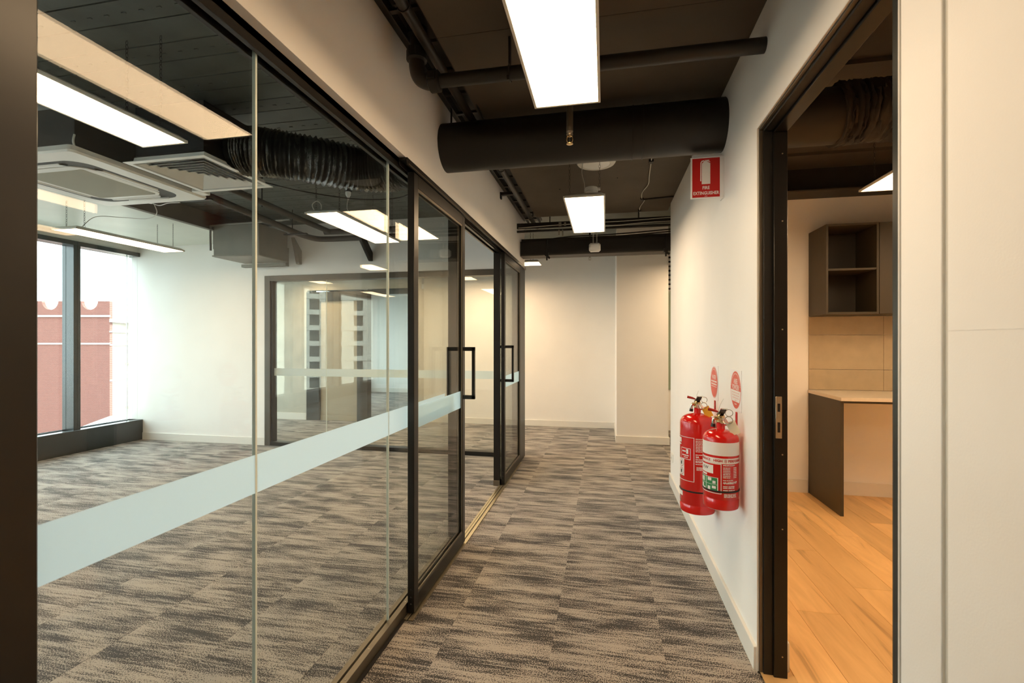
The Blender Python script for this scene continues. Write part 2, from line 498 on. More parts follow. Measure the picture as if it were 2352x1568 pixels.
wo = struct('wall_office', MB().box(-6.6, -4.505, 5.55, 5.66, 0, 2.965).box(-4.505, -.97, 5.55, 5.66, 2.283, 2.965), M['wall'], 'white end wall of the glass fronted office', 'wall')
wb = struct('wall_back', MB().box(-6.6, -5.235, 7.5, 7.6, 0, 2.965).box(-5.235, -3.10, 7.5, 7.6, 2.31, 2.965).box(-3.18, -3.10, 7.5, 7.8, 0, 2.31), M['concrete'], 'grey concrete wall in the room beyond the office glazing', 'wall')
struct('wall_north', MB().box(-6.75, 4.0, 12.0, 12.1, 0, 2.965), M['wall'], 'distant white wall of the farthest room', 'wall')
struct('wall_east', MB().box(3.9, 4.0, -2.0, 12.0, 0, 2.965), M['wall'], 'white outer wall at far right side', 'wall')
struct('wall_south', MB().box(-6.75, 4.0, -2.1, -2.0, 0, 2.965), M['wall'], 'white wall behind the camera', 'wall')
# outer window wall on the left
OPEN = [(-1.6, .40), (.78, 1.88), (2.3, 3.3), (3.42, 4.70), (4.78, 5.549), (5.75, 7.4), (7.8, 9.6), (9.75, 11.7)]  # the opening behind the camera is added for extra daylight
ww = MB()
edges = [-2.0] + [e for p in OPEN for e in p] + [12.0]
for a, b_ in zip(edges[0::2], edges[1::2]):
    if b_ - a > .2: ww.box(-6.75, -6.6, a, b_, 0, 2.965)
ww.box(-6.75, -6.6, -2, 12, 2.66, 2.965)
ww.box(-6.75, -6.6, -2, 12, -.25, .24)
struct('wall_outer', ww, M['wall'], 'outer wall holding the street windows of the office', 'wall')

def ext_window(i, a, b_, label):
    w = thing('window_%d' % i, label, 'window', (-6.68, (a + b_) / 2, .24), kind='structure')
    f = MB().box(-6.745, -6.56, a - .04, a, .24, 2.66)
    if b_ < 5.5 or b_ > 5.6: f.box(-6.745, -6.56, b_, b_ + .04, .24, 2.66)
    f.box(-6.745, -6.55, a - .04, min(b_ + .04, 5.549) if b_ < 5.6 else b_ + .04, 2.612, 2.668).box(-6.745, -6.60, a, b_, .24, .285)
    part('window_frame', f, M['sill'], w, bevel=.002)
    part('window_pane', MB().box(-6.69, -6.678, a, b_, .285, 2.612), M['glass'], w)
    return w
for i, (a, b_) in enumerate(OPEN):
    ext_window(i + 3, a, b_, ['street window of the office behind the camera', 'street window nearest the camera side of the office, seen only in reflection', 'second street window of the office, seen only in reflection', 'left street window beside the dark mullion, showing red brick', 'right street window beside the white wall, showing brick corner', 'street window of the room behind the office end wall', 'street window of the farthest room, first one', 'street window of the farthest room, last one'][i])
w6 = bpy.data.objects['window_7']
part('glass_joint', MB().box(-6.692, -6.676, 5.465, 5.471, .285, 2.612), M['joint'], w6)
sl = struct('trim_2', MB().box(-6.74, -6.5, -2.0, 5.549, .0, .285), M['sill'], 'black metal upstand and sill below the street windows', 'sill', .003)

# baseboards
struct('baseboard_right', MB().box(.62, .635, 2.158, 4.862, 0, .10).box(.62, .745, 4.85, 4.862, 0, .10), M['skirt'], 'cream skirting along the right wall below extinguishers', 'skirting', .002)
struct('baseboard_far', MB().box(-3.09, .155, 7.686, 7.70, 0, .10), M['skirt'], 'cream skirting along the far corridor wall', 'skirting', .002)
struct('baseboard_pier', MB().box(.141, .855, 6.616, 6.63, 0, .10).box(.141, .155, 6.63, 7.69, 0, .10).box(.84, .854, 6.63, 7.69, 0, .1), M['skirt'], 'cream skirting around the beige pier', 'skirting', .002)
struct('baseboard_office', MB().box(-6.499, -4.505, 5.536, 5.55, 0, .10), M['skirt'], 'white skirting on the office end wall', 'skirting', .002)
struct('baseboard_back', MB().box(-6.59, -5.24, 7.486, 7.50, 0, .12), M['skirt'], 'white skirting along the grey concrete wall', 'skirting', .002)
struct('baseboard_north', MB().box(-6.5, 3.9, 11.985, 12.0, 0, .12), M['skirt'], 'skirting on the distant white wall', 'skirting', .002)
struct('baseboard_kitchen', MB().box(.76, 1.838, 4.775, 4.79, 0, .12).box(1.87, 3.88, 4.775, 4.79, 0, .12), M['skirt'], 'cream skirting along the kitchenette back wall', 'skirting', .002)
struct('baseboard_doorway', MB().box(.745, .765, 2.17, 4.775, 0, .125), M['skirt'], 'short cream skirting end just inside the doorway', 'skirting', .002)

# ---- glass partition on the left (fixed panes)
GX = -1.035
gp = thing('window_1', 'frameless fixed glass partition with black frame beside the corridor', 'glazing', (GX, 1.5, 0), kind='structure')
part('post', MB().box(-1.075, -1.0, .44, .66, 0, 2.312).box(-1.0, -.985, .44, .585, 0, 2.312), M['black'], gp, 'black end post close to camera', .003)
part('head_frame', MB().box(-1.065, -1.048, .66, 5.36, 2.258, 2.312).box(-1.022, -1.003, .66, 5.36, 2.258, 2.312).box(-1.065, -1.003, .66, 5.36, 2.285, 2.312), M['black'], gp, bevel=.001)
part('sill_frame', MB().box(-1.065, -1.04, .66, 3.13, 0, .052).box(-1.03, -1.003, .66, 3.13, 0, .052).box(-1.04, -1.03, .66, 3.13, 0, .035), M['bronze'], gp, 'bronze brown glazing channel on the floor', .001)
part('sill_frame', MB().box(-1.065, -1.003, 4.42, 5.36, 0, .052), M['bronze'], gp, bevel=.001)
PANES = [(.66, 1.2265), (1.2345, 2.1065), (2.1125, 3.085), (4.47, 5.36)]
for a, b_ in PANES:
    part('glass_pane', MB().box(GX - .005, GX + .005, a, b_, .036, 2.284), M['glass'], gp)
for y, h in ((1.2305, .0036), (2.1095, .0026)):
    part('glass_joint', MB().box(GX - .0056, GX + .0056, y - h, y + h, .04, 2.28), M['joint'], gp)
for a, b_ in PANES[:2] + [(2.1125, 2.92)]:
    part('film_band', MB().box(GX + .0052, GX + .0056, a, b_, .945, 1.06), M['film'], gp, 'frosted white safety band')
part('jamb', MB().box(-1.065, -1.003, 3.085, 3.125, .0, 2.26).box(-1.065, -1.003, 4.43, 4.47, 0, 2.26), M['black'], gp, bevel=.0015)
part('corner_post', MB().box(-1.065, -.965, 5.36, 5.66, 0, 2.312), M['black'], gp, bevel=.002)
ss = MB()
for k in range(9):
    y = .75 + k * .19
    ss.lathe([(.003, 0), (.003, .0012), (.001, .002)], (-1.016, y, .052), 8)
part('screw', ss, M['steel'], gp, kind='stuff')

# sliding door track
tr = thing('trim_3', 'black overhead sliding door track fixed below the bulkhead', 'track', (-.98, 3.9, 2.265), kind='structure')
part('track_channel', MB().box(-1.001, -.955, 2.16, 5.66, 2.300, 2.308).box(-.960, -.955, 2.16, 5.66, 2.272, 2.300).box(-1.001, -.996, 2.16, 5.66, 2.272, 2.300), M['black'], tr, bevel=.001)
part('track_face', MB().box(-.9535, -.9515, 2.17, 5.66, 2.276, 2.282), M['bronze'], tr)
ft = thing('trim_4', 'champagne metal floor track of the sliding doors', 'track', (-.98, 3.0, 0), kind='structure')
part('track_flange', MB().box(-1.0, -.984, .66, 2.2, 0.0005, .006), M['blackedge'], ft, 'dark part of the track')
part('track_flange', MB().box(-.992, -.976, 2.2, 5.34, .0005, .006).box(-.968, -.944, 2.2, 5.34, .0005, .005).box(-1.012, -.996, 3.13, 4.43, .0005, .006), M['alu'], ft)
part('track_groove', MB().box(-.998, -.944, 2.2, 5.34, .0003, .0018), M['blackedge'], ft)

# sliding doors
def sliding_door(i, y0, y1, hy, label):
    d = thing('door_%d' % i, label, 'door', (-.975, (y0 + y1) / 2, 0), kind='structure')
    xa, xb = -.993, -.957
    st, rt, rb = .052, .068, .078
    part('stile', MB().box(xa, xb, y0, y0 + st, .012, 2.266), M['black'], d, bevel=.0015)
    part('stile', MB().box(xa, xb, y1 - st, y1, .012, 2.266), M['black'], d, bevel=.0015)
    part('top_rail', MB().box(xa, xb, y0 + st, y1 - st, 2.266 - rt, 2.266), M['black'], d, bevel=.0015)
    part('bottom_rail', MB().box(xa, xb, y0 + st, y1 - st, .012, .012 + rb), M['black'], d, bevel=.0015)
    a, b_, c, e = y0 + st, y1 - st, .012 + rb, 2.266 - rt
    bd = MB()
    for x0, x1 in ((-.966, -.9595), (-.991, -.984)):
        bd.box(x0, x1, a, a + .009, c, e).box(x0, x1, b_ - .009, b_, c, e).box(x0, x1, a + .009, b_ - .009, c, c + .012).box(x0, x1, a + .009, b_ - .009, e - .012, e)
    part('glazing_bead', bd, M['bronze'], d)
    part('glass_pane', MB().box(-.978, -.972, a, b_, c, e), M['glass'], d)
    part('film_band', MB().box(-.9718, -.9714, a, b_, .945, 1.06), M['film'], d, 'frosted white safety band')
    for x, sgn in ((-.957, 1), (-.993, -1)):
        h = MB()
        h.box(x + sgn * .062, x + sgn * .082, hy - .012, hy + .012, 1.005, 1.362)
        h.box(x, x + sgn * .082, hy - .012, hy + .012, 1.335, 1.362).box(x, x + sgn * .082, hy - .012, hy + .012, 1.005, 1.032)
        part('pull_handle', h, M['black'], d, bevel=.002)
    sc = MB()
    for z in (.055, .09, .13):
        sc.lathe([(.005, -.002), (.005, .0), (.003, .002)], (0, 0, 0), 8)
        n = len(sc.v)
        for q in range(n - 24, n):
            x, y, zz = sc.v[q]; sc.v[q] = (-.975 + x, y0 - zz - .0005, z + y)
    part('screw', sc, M['blackedge'], d)
    return d
sliding_door(1, 2.247, 3.13, 3.095, 'black framed sliding glass door nearest camera, slid open')
sliding_door(2, 4.44, 5.335, 4.485, 'black framed sliding glass door farther along the corridor')

# ---- far office glazing
fg = thing('window_2', 'black framed fixed glazing in the office end wall', 'glazing', (-2.7, 5.6, 0), kind='structure')
part('window_frame', MB().box(-4.505, -4.42, 5.535, 5.665, 0, 2.283).box(-4.42, -1.066, 5.535, 5.665, 2.21, 2.283), M['framedark'], fg, 'bronze black surround', .002)
part('window_frame', MB().box(-4.42, -4.395, 5.555, 5.645, .0, 2.21).box(-4.42, -1.066, 5.54, 5.66, 0, .05), M['black'], fg, bevel=.002)
for a, b_ in ((-4.40, -3.616), (-3.610, -2.36), (-2.354, -1.066)):
    part('glass_pane', MB().box(a, b_, 5.588, 5.598, .05, 2.21), M['glass_far'], fg)
    part('film_band', MB().box(a, b_, 5.5872, 5.5876, .938, 1.038), M['film'], fg, 'frosted white safety band')
for x in (-3.613, -2.357):
    part('glass_joint', MB().box(x - .0026, x + .0026, 5.5875, 5.5985, .05, 2.21), M['joint'], fg)

# ---- back partition door and opening
d4 = thing('door_4', 'dark framed tan door in the room behind the office glazing', 'door', (-4.65, 7.55, 0), kind='structure')
part('door_frame', MB().box(-5.235, -4.98, 7.48, 7.62, 0, 2.28).box(-4.25, -4.05, 7.48, 7.62, 0, 2.28).box(-4.98, -4.25, 7.48, 7.62, 2.12, 2.28), M['sill'], d4, bevel=.003)
part('door_leaf', MB().box(-4.98, -4.25, 7.53, 7.57, .10, 2.12).box(-4.98, -4.25, 7.52, 7.58, 0, .10), M['doorpanel'], d4, bevel=.002)
part('opening_frame', MB().box(-4.05, -3.18, 7.48, 7.62, 2.215, 2.31).box(-3.18, -3.13, 7.48, 7.62, .0, 2.31), M['sill'], d4, bevel=.003)

# ---- right doorway frame
d3 = thing('door_3', 'black metal door frame of the kitchenette doorway on the right', 'door frame', (.69, 1.66, 0), kind='structure')
def frame_loop(x0, x1, t0, t1, far=True):
    b = MB()
    b.box(x0, x1, 2.154 - t1, 2.154 - t0, 0, 2.300 - t0)
    b.box(x0, x1, 1.178 + t0, 1.178 + t1, 0, 2.300 - t0)
    b.box(x0, x1, 1.178 + t1, 2.154 - t1, 2.300 - t1, 2.300 - t0)
    return b
part('outer_strip', frame_loop(.6405, .654, .001, .006), M['bronze'], d3, 'bronze brown outer strip', .001)
part('frame_lining', frame_loop(.654, .69, .001, .016), M['blackedge'], d3, bevel=.0015)
part('frame_lining', frame_loop(.69, .742, .001, .028), M['black'], d3, bevel=.0015)
part('near_jamb', MB().box(.637, .745, 1.182, 1.207, 0, 2.29), M['sill'], d3, 'glossy black jamb nearest the camera', .0015)
sp = part('strike_plate', MB().box(.696, .720, 2.1245, 2.1265, .997, 1.171), M['steel'], d3, 'brushed steel lock strike plate', .0008)
part('strike_slot', MB().box(.703, .713, 2.1235, 2.125, 1.108, 1.142).box(.703, .713, 2.1235, 2.125, 1.022, 1.064), M['blackedge'], sp)
sw = MB()
for z in (1.16, 1.085, 1.009):
    sw.tube([(.708, 2.1245, z), (.708, 2.1236, z)], .0055, 10)
part('screw', sw, M['steel'], sp)
sw = MB()
for z in (.09, .62, .93, 1.45, 1.9, 2.18):
    sw.tube([(.722, 2.126, z), (.722, 2.1245, z)], .003, 8)
part('screw', sw, M['steel'], d3)

# ---- beams
bm_ = thing('beam', 'dark steel beam crossing above the far end of the corridor', 'beam', (-2, 5.44, 2.39), kind='structure')
part('web', MB().box(-.965, 3.8, 5.42, 5.46, 2.40, 2.60), M['beam'], bm_)
part('bottom_flange', MB().box(-.965, 3.8, 5.34, 5.54, 2.388, 2.402), M['beam'], bm_)
part('side_plate', MB().box(-.965, 3.8, 5.342, 5.352, 2.402, 2.555), M['duct'], bm_)
kb = thing('beam.001', 'dark steel beam along the kitchenette back wall top', 'beam', (2.3, 4.65, 2.72), kind='structure')
part('bottom_flange', MB().box(.75, 3.88, 4.54, 4.79, 2.72, 2.733), M['beam'], kb)
part('web', MB().box(.75, 3.88, 4.66, 4.70, 2.733, 2.966), M['duct'], kb)
# light dark roof ribs in the kitchenette
kr = MB()
for k in range(10):
    kr.box(.76, 3.85, .2 + k * .45, .26 + k * .45, 2.93, 2.956)
part('kitchen_board', MB().box(.75, 3.88, -1.9, 4.785, 2.955, 2.968), M['beam'], cl)
part('kitchen_rib', kr, M['beam'], cl, kind='stuff')

# ================================================================ LIGHTS
def oval_chain(mb, x, y, z0, z1):
    n = max(2, int((z1 - z0) / .021))
    for k in range(n):
        z = z0 + (k + .5) * (z1 - z0) / n
        rot = Matrix.Rotation(PI / 2, 3, 'X') if k % 2 else Matrix.Rotation(PI / 2, 3, 'Z') @ Matrix.Rotation(PI / 2, 3, 'X')
        mb.ring((x, y, z), .0125, .0017, rot, 8, 3, .55)

def light_panel(x0, x1, y0, y1, z, label, top=2.765, chains=None, cable=None):
    t = thing('light_panel', label, 'ceiling light', ((x0 + x1) / 2, (y0 + y1) / 2, z), 'suspended flat panel lights')
    e = .011
    f = MB().box(x0, x0 + e, y0, y1, z, z + .014).box(x1 - e, x1, y0, y1, z, z + .014)
    f.box(x0 + e, x1 - e, y0, y0 + e, z, z + .014).box(x0 + e, x1 - e, y1 - e, y1, z, z + .014)
    part('frame', f, M['whitemetal'], t, bevel=.001)
    part('diffuser', MB().box(x0 + e, x1 - e, y0 + e, y1 - e, z + .003, z + .008), M['led'], t, 'glowing white diffuser')
    g = MB()
    i = .03
    g.add([(x0 + .004, y0 + .004, z + .014), (x1 - .004, y0 + .004, z + .014), (x1 - .004, y1 - .004, z + .014), (x0 + .004, y1 - .004, z + .014),
           (x0 + i, y0 + i, z + .034), (x1 - i, y0 + i, z + .034), (x1 - i, y1 - i, z + .034), (x0 + i, y1 - i, z + .034)],
          [(0, 3, 2, 1), (4, 5, 6, 7), (0, 1, 5, 4), (1, 2, 6, 5), (2, 3, 7, 6), (3, 0, 4, 7)])
    part('backing', g, M['whitemetal'], t)
    if chains is None:
        w = .04
        if y1 - y0 > x1 - x0:
            chains = [(x0 + w, y0 + .1), (x1 - w, y0 + .1), (x0 + w, y1 - .12), (x1 - w, y1 - .12)]
        else:
            chains = [(x0 + .12, y0 + w), (x0 + .12, y1 - w), (x1 - .12, y0 + w), (x1 - .12, y1 - w)]
    for cx_, cy_ in chains:
        c = MB(); oval_chain(c, cx_, cy_, z + .033, top)
        part('chain', c, M['blackwire'], t)
    if cable:
        part('cable', MB().tube(spline(cable), .0035, 6), M['wire'], t)
    return t
l1 = light_panel(-.312, -.02, .90, 2.095, 2.45, 'large white panel light hanging nearest, at the top of the corridor')
l2 = light_panel(-.30, .0, 3.40, 4.53, 2.44, 'second white panel light in the corridor, beyond the round black duct',
                 cable=[(-.16, 3.55, 2.765), (-.17, 3.52, 2.66), (-.15, 3.5, 2.56), (-.15, 3.52, 2.475)])
pb = MB().lathe([(.042, 0), (.042, .028), (.05, .03), (.05, .052), (.046, .058)], (-.10, 3.5, 2.474), 16).box(-.06, -.035, 3.48, 3.5, 2.51, 2.525)
part('plug_base', pb, M['white'], l2, 'white round socket base on top of the panel')
light_panel(-2.46, -2.17, .90, 2.10, 2.45, 'panel light nearest the camera behind the glass partition', 2.95)
light_panel(-2.425, -2.13, 3.44, 4.64, 2.45, 'panel light behind the glass, below the flexible duct', 2.95,
            cable=[(-2.278, 3.86, 2.69), (-2.282, 3.85, 2.64), (-2.27, 3.83, 2.59), (-2.21, 3.77, 2.53), (-2.16, 3.7, 2.48)])
light_panel(-5.11, -4.815, 3.47, 4.62, 2.45, 'panel light on long chains beside the street windows', 2.75,
            cable=[(-4.95, 3.6, 2.485), (-4.9, 3.7, 2.62), (-4.6, 3.7, 2.60), (-4.2, 3.62, 2.545), (-3.95, 3.5, 2.55), (-3.88, 3.4, 2.63)])
light_panel(-5.11, -4.815, .90, 2.10, 2.45, 'panel light by the street windows, seen only as a reflection', 2.75)
light_panel(-2.06, -.855, 6.12, 6.42, 2.45, 'panel light turned sideways at the far end past the corner', 2.95)
light_panel(1.75, 2.05, 2.45, 3.71, 2.45, 'panel light in the kitchenette seen through the doorway', 2.95)
light_panel(2.9, 3.2, 2.45, 3.71, 2.45, 'panel light in the kitchenette, right of the doorway view', 2.95)  # added beside the view to brighten the kitchenette
light_panel(1.75, 2.05, .4, 1.66, 2.45, 'panel light in the kitchenette, near its front end', 2.95)  # another added lamp, out of sight, lifting the kitchenette light
light_panel(-5.11, -4.81, 6.2, 7.3, 2.45, 'panel light in the room behind the office end wall', 2.95)  # unseen lamp added to light the room past the glazing
light_panel(2.0, 2.3, 5.7, 6.9, 2.45, 'panel light round the corner past the right wall', 2.95)  # added out of view as extra light for the far zone
light_panel(1.05, 1.35, 5.2, 6.4, 2.45, 'panel light just round the corner past the right wall', 2.95)  # added behind the end of the right wall to brighten the far wall
light_panel(-3.7, -2.5, 6.12, 6.42, 2.45, 'sideways panel light hidden above the office end glazing', 2.95)  # added above the glass line, unseen, to lift the far zone
light_panel(-2.5, -1.3, 6.85, 7.15, 2.45, 'second sideways panel light hidden above the office end glazing', 2.95)  # added, never in view, brightens the far corridor wall
light_panel(-4.0, -3.7, 9.0, 10.2, 2.45, 'panel light in the farthest room', 2.95)  # added unseen so that the farthest room is lit

# ================================================================ CORRIDOR SERVICES
dc = thing('round_duct', 'wide round black air duct crossing the corridor under the ceiling', 'duct', (-.2, 2.757, 2.59))
R = .142
part('duct_body', MB().tube([(-1.02, 2.757, 2.59), (.15, 2.757, 2.59)], R, 48).tube([(.15, 2.757, 2.59), (1.21, 2.757, 2.59)], R, 48), M['duct'], dc)
part('seam_band', MB().tube([(.149, 2.757, 2.59), (.155, 2.757, 2.59)], R + .003, 48).tube([(.205, 2.757, 2.59), (.211, 2.757, 2.59)], R + .003, 48), M['duct'], dc)
part('hanger_rod', MB().tube([(-.93, 2.757, 2.73), (-.93, 2.757, 2.96)], .006, 8), M['blackwire'], dc)
fx = MB(); pts = [(1.18, 2.757, 2.59), (1.28, 2.76, 2.6), (1.42, 2.77, 2.605), (1.56, 2.78, 2.615), (1.70, 2.76, 2.63)]
sp_ = spline(pts, 16)
rs = [.15 + .007 * math.sin(i * 1.9) + random.uniform(-.006, .006) for i in range(len(sp_))]
fx.tube(sp_, rs, 36)
fx.v = [(x + random.uniform(-.006, .006), y + random.uniform(-.006, .006), z + random.uniform(-.006, .006)) for x, y, z in fx.v]
part('insulated_sleeve', fx, M['insul'], dc, 'wrinkled dark insulated sleeve')

fd = thing('flexible_duct', 'black corrugated flexible duct curving behind the glass partition', 'duct', (-1.7, 3.0, 2.62))
path = spline([(-1.10, 2.79, 2.60), (-1.16, 2.80, 2.605), (-1.26, 2.97, 2.62), (-1.4, 3.09, 2.63), (-1.7, 3.07, 2.63), (-1.98, 2.82, 2.63), (-2.2, 2.7, 2.64), (-2.378, 2.68, 2.66)], 44)
fx = MB(); rs = []
for i in range(len(path)):
    rs.append(.148 + .008 * math.sin(i * PI / 2.0) + random.uniform(-.0025, .0025))
fx.tube(path, rs, 40)
fx.v = [(x + random.uniform(-.002, .002), y + random.uniform(-.002, .002), z + random.uniform(-.0025, .0025)) for x, y, z in fx.v]
part('sleeve', fx, M['foil'], fd)
part('tie_cable', MB().tube(spline([(-2.35, 2.9, 2.52), (-2.1, 3.0, 2.47), (-1.8, 3.2, 2.46), (-1.5, 3.25, 2.47), (-1.25, 3.1, 2.5)]), .004, 6), M['blackwire'], fd)

# sprinkler pipe with elbow
sk = thing('sprinkler_pipe', 'brown black sprinkler pipe running into the right wall', 'pipe', (0, 2.06, 2.6))
part('pipe', MB().tube([(-.76, 2.06, 2.605), (.66, 2.06, 2.6)], .0305, 20), M['darkpipe'], sk)
part('pipe', MB().tube([(-.862, 2.055, 2.74), (-.862, 2.05, 2.96)], .031, 16), M['darkpipe'], sk)
el = MB().tube(spline([(-.76, 2.06, 2.605), (-.80, 2.06, 2.605), (-.845, 2.06, 2.63), (-.862, 2.058, 2.68), (-.862, 2.055, 2.75)], 6), .037, 18)
part('elbow', el, M['darkpipe'], sk)
def coupling(c, ax):
    b = MB(); c = Vector(c); ax = Vector(ax)
    b.tube([c - ax * .028, c - ax * .02, c + ax * .02, c + ax * .028], [.036, .048, .048, .036], 16)
    b.tube([c + Vector((0, -.05, -.0)) + ax * .0, c + Vector((0, .05, 0))], .014, 8)
    b.obox(c + Vector((0, -.052, 0)), (.03, .022, .03), Matrix.Identity(3)).obox(c + Vector((0, .052, 0)), (.03, .022, .03), Matrix.Identity(3))
    return b
part('coupling', coupling((-.775, 2.06, 2.605), (1, 0, 0)), M['duct'], sk, bevel=0)
part('coupling', coupling((-.862, 2.055, 2.73), (0, 0, 1)), M['duct'], sk)
part('coupling', coupling((-.862, 2.055, 2.84), (0, 0, 1)), M['duct'], sk)
part('hanger_clip', MB().ring((-.42, 2.06, 2.604), .034, .004, Matrix.Rotation(PI / 2, 3, 'Y'), 20, 6).box(-.425, -.415, 2.05, 2.07, 2.63, 2.765).box(-.425, -.415, 2.02, 2.03, 2.555, 2.575), M['darkpipe'], sk)

def sprinkler(x, y, ztop, zend, label, r=.0165, m='bronze', metal='brass'):
    t = thing('sprinkler', label, 'sprinkler', (x, y, zend - .07), 'pendent sprinkler heads')
    part('drop_pipe', MB().tube([(x, y, ztop), (x, y, zend)], r, 16), M[m], t)
    part('collar', MB().lathe([(r * .98, 0), (r * 1.06, -.004), (r * .8, -.014), (r * 1.0, -.017), (r * .9, -.024)], (x, y, zend), 16), M[m], t)
    h = MB()
    z = zend - .024
    for s in (-1, 1):
        h.tube(spline([(x + s * .006, y, z), (x + s * .013, y, z - .006), (x + s * .0135, y, z - .024), (x + s * .007, y, z - .035), (x, y, z - .038)], 4), .0026, 6)
    h.lathe([(.009, 0), (.009, -.006), (.006, -.008)], (x, y, z + .002), 10)
    h.lathe([(.0165, -.041), (.0165, -.043), (.008, -.044)], (x, y, z + .002), 14)
    part('frame', h, M[metal], t)
    part('bulb', MB().tube([(x, y, z - .006), (x, y, z - .036)], .0022, 8), M['chrome'], t)
    return t
sprinkler(-.17, 2.3, 2.765, 2.43, 'brass tipped sprinkler head in front of the round duct')
sprinkler(-.19, 6.0, 2.95, 2.49, 'small dark sprinkler head below the far beam', .012, 'blackwire', 'steel')

ct = thing('cable_ladder', 'dark cable ladder running along the top of the left wall', 'cable tray', (-.83, 3, 2.8))
for x in (-.903, -.765):
    part('side_rail', MB().box(x - .003, x + .003, -1.4, 5.6, 2.80, 2.845), M['darkpipe'], ct)
for k in range(28):
    y = -.9 + k * .23
    part('rung', MB().box(-.90, -.768, y - .012, y + .012, 2.803, 2.818), M['darkpipe'], ct)
part('bracket', MB().box(-.975, -.80, 4.28, 4.32, 2.772, 2.798).box(-.975, -.955, 4.28, 4.32, 2.74, 2.80), M['blackedge'], ct)
part('bracket', MB().box(-.975, -.80, 1.2, 1.24, 2.772, 2.798), M['blackedge'], ct)
cp = thing('service_pipe', 'thin brown conduit clipped below the cable ladder', 'pipe', (-.79, 3, 2.74))
part('pipe', MB().tube([(-.785, -1.4, 2.742), (-.795, 5.5, 2.742)], .0235, 16), M['darkpipe'], cp)
for y in (1.75, 3.55, 5.0):
    part('saddle_clip', MB().ring((-.79, y, 2.742), .026, .003, Matrix.Rotation(PI / 2, 3, 'X'), 18, 5).box(-.83, -.81, y - .008, y + .008, 2.745, 2.80).box(-.772, -.762, y - .008, y + .008, 2.745, 2.80), M['blackwire'], cp)

rk = thing('service_rack', 'dark strut and conduits crossing the far end of the corridor', 'pipe rack', (0, 5.15, 2.62))
part('strut', MB().box(-.968, 3.0, 5.14, 5.18, 2.66, 2.716), M['duct'], rk)
part('conduit', MB().tube([(-.985, 5.15, 2.627), (3.0, 5.15, 2.62)], .013, 10), M['duct'], rk)
part('conduit', MB().tube([(-.9, 5.25, 2.70), (3.0, 5.25, 2.70)], .018, 10), M['darkpipe'], rk)
part('cable', MB().tube(spline([(-.95, 5.135, 2.665), (-.5, 5.135, 2.678), (-.2, 5.135, 2.683), (.3, 5.135, 2.688), (.7, 5.135, 2.70), (1.5, 5.135, 2.70)]), .004, 6)
     .tube(spline([(-.3, 5.12, 2.64), (.1, 5.12, 2.64), (.4, 5.12, 2.655), (.8, 5.12, 2.66), (1.5, 5.12, 2.66)]), .003, 6), M['wire'], rk)
for q in ((-.50, -.47, 5.12, 5.14, 2.665, 2.705), (-.44, -.42, 5.12, 5.14, 2.665, 2.70), (-.50, -.49, 5.11, 5.14, 2.56, 2.62), (-.46, -.45, 5.11, 5.14, 2.55, 2.62)):
    part('clip', MB().box(*q), M['grey'], rk)
for q in (.35, -.6): part('hanger', MB().tube([(q, 5.16, 2.71), (q, 5.16, 2.96)], .006, 8), M['blackwire'], rk)
rc = MB()
for i in range(5):
    y = 5.65 + i * .12
    rc.tube(spline([(-.96, y, 2.62 + .02 * i), (-.7, y + .05, 2.64 + .03 * random.random()), (-.4, y, 2.66), (.2, y + .05, 2.68), (1.2, y, 2.72)]), .008, 6)
solo('cable_bundle', rc, M['blackwire'], 'tangle of dark cables above the far beam', 'cables')

def clamp(x, label):
    t = MB().box(x - .02, x + .02, 5.32, 5.40, 2.375, 2.418).box(x - .008, x + .008, 5.325, 5.35, 2.33, 2.39)
    t.tube([(x - .03, 5.34, 2.405), (x + .035, 5.335, 2.35)], .011, 8).tube([(x, 5.335, 2.42), (x, 5.335, 2.56)], .007, 8)
    solo('beam_clamp', t, M['blackedge'], label, 'clamp', 'black clamps on the far beam', bevel=0)
clamp(-.655, 'black beam clamp at the left part of the far beam')
clamp(.65, 'black beam clamp at the right end of the far beam')

apb = thing('sensor_box', 'white rounded sensor box hanging in front of the far dark beam', 'sensor', (-.112, 5.2, 2.38))
b = MB().box(-.175, -.05, 5.17, 5.26, 2.385, 2.475)
part('housing', b, M['white'], apb, bevel=.018)
part('indicator', MB().box(-.116, -.109, 5.168, 5.171, 2.397, 2.403), M['signwhite'], apb)
for q in (-.13, -.09): part('hanger', MB().tube([(q, 5.22, 2.47), (q, 5.22, 2.96)], .004, 6), M['wire'], apb)

dl = thing('ceiling_speaker', 'round white ceiling fitting half hidden behind the black duct', 'ceiling fitting', (-.067, 3.6, 2.74))
part('rim', MB().lathe([(.145, 2.765), (.146, 2.755), (.138, 2.744), (.105, 2.738), (.10, 2.742)], (-.067, 3.6, 0), 40), M['whitemetal'], dl)
part('grille', MB().lathe([(.103, 2.741), (.095, 2.7375), (.001, 2.736)], (-.067, 3.6, 0), 40), M['white'], dl)

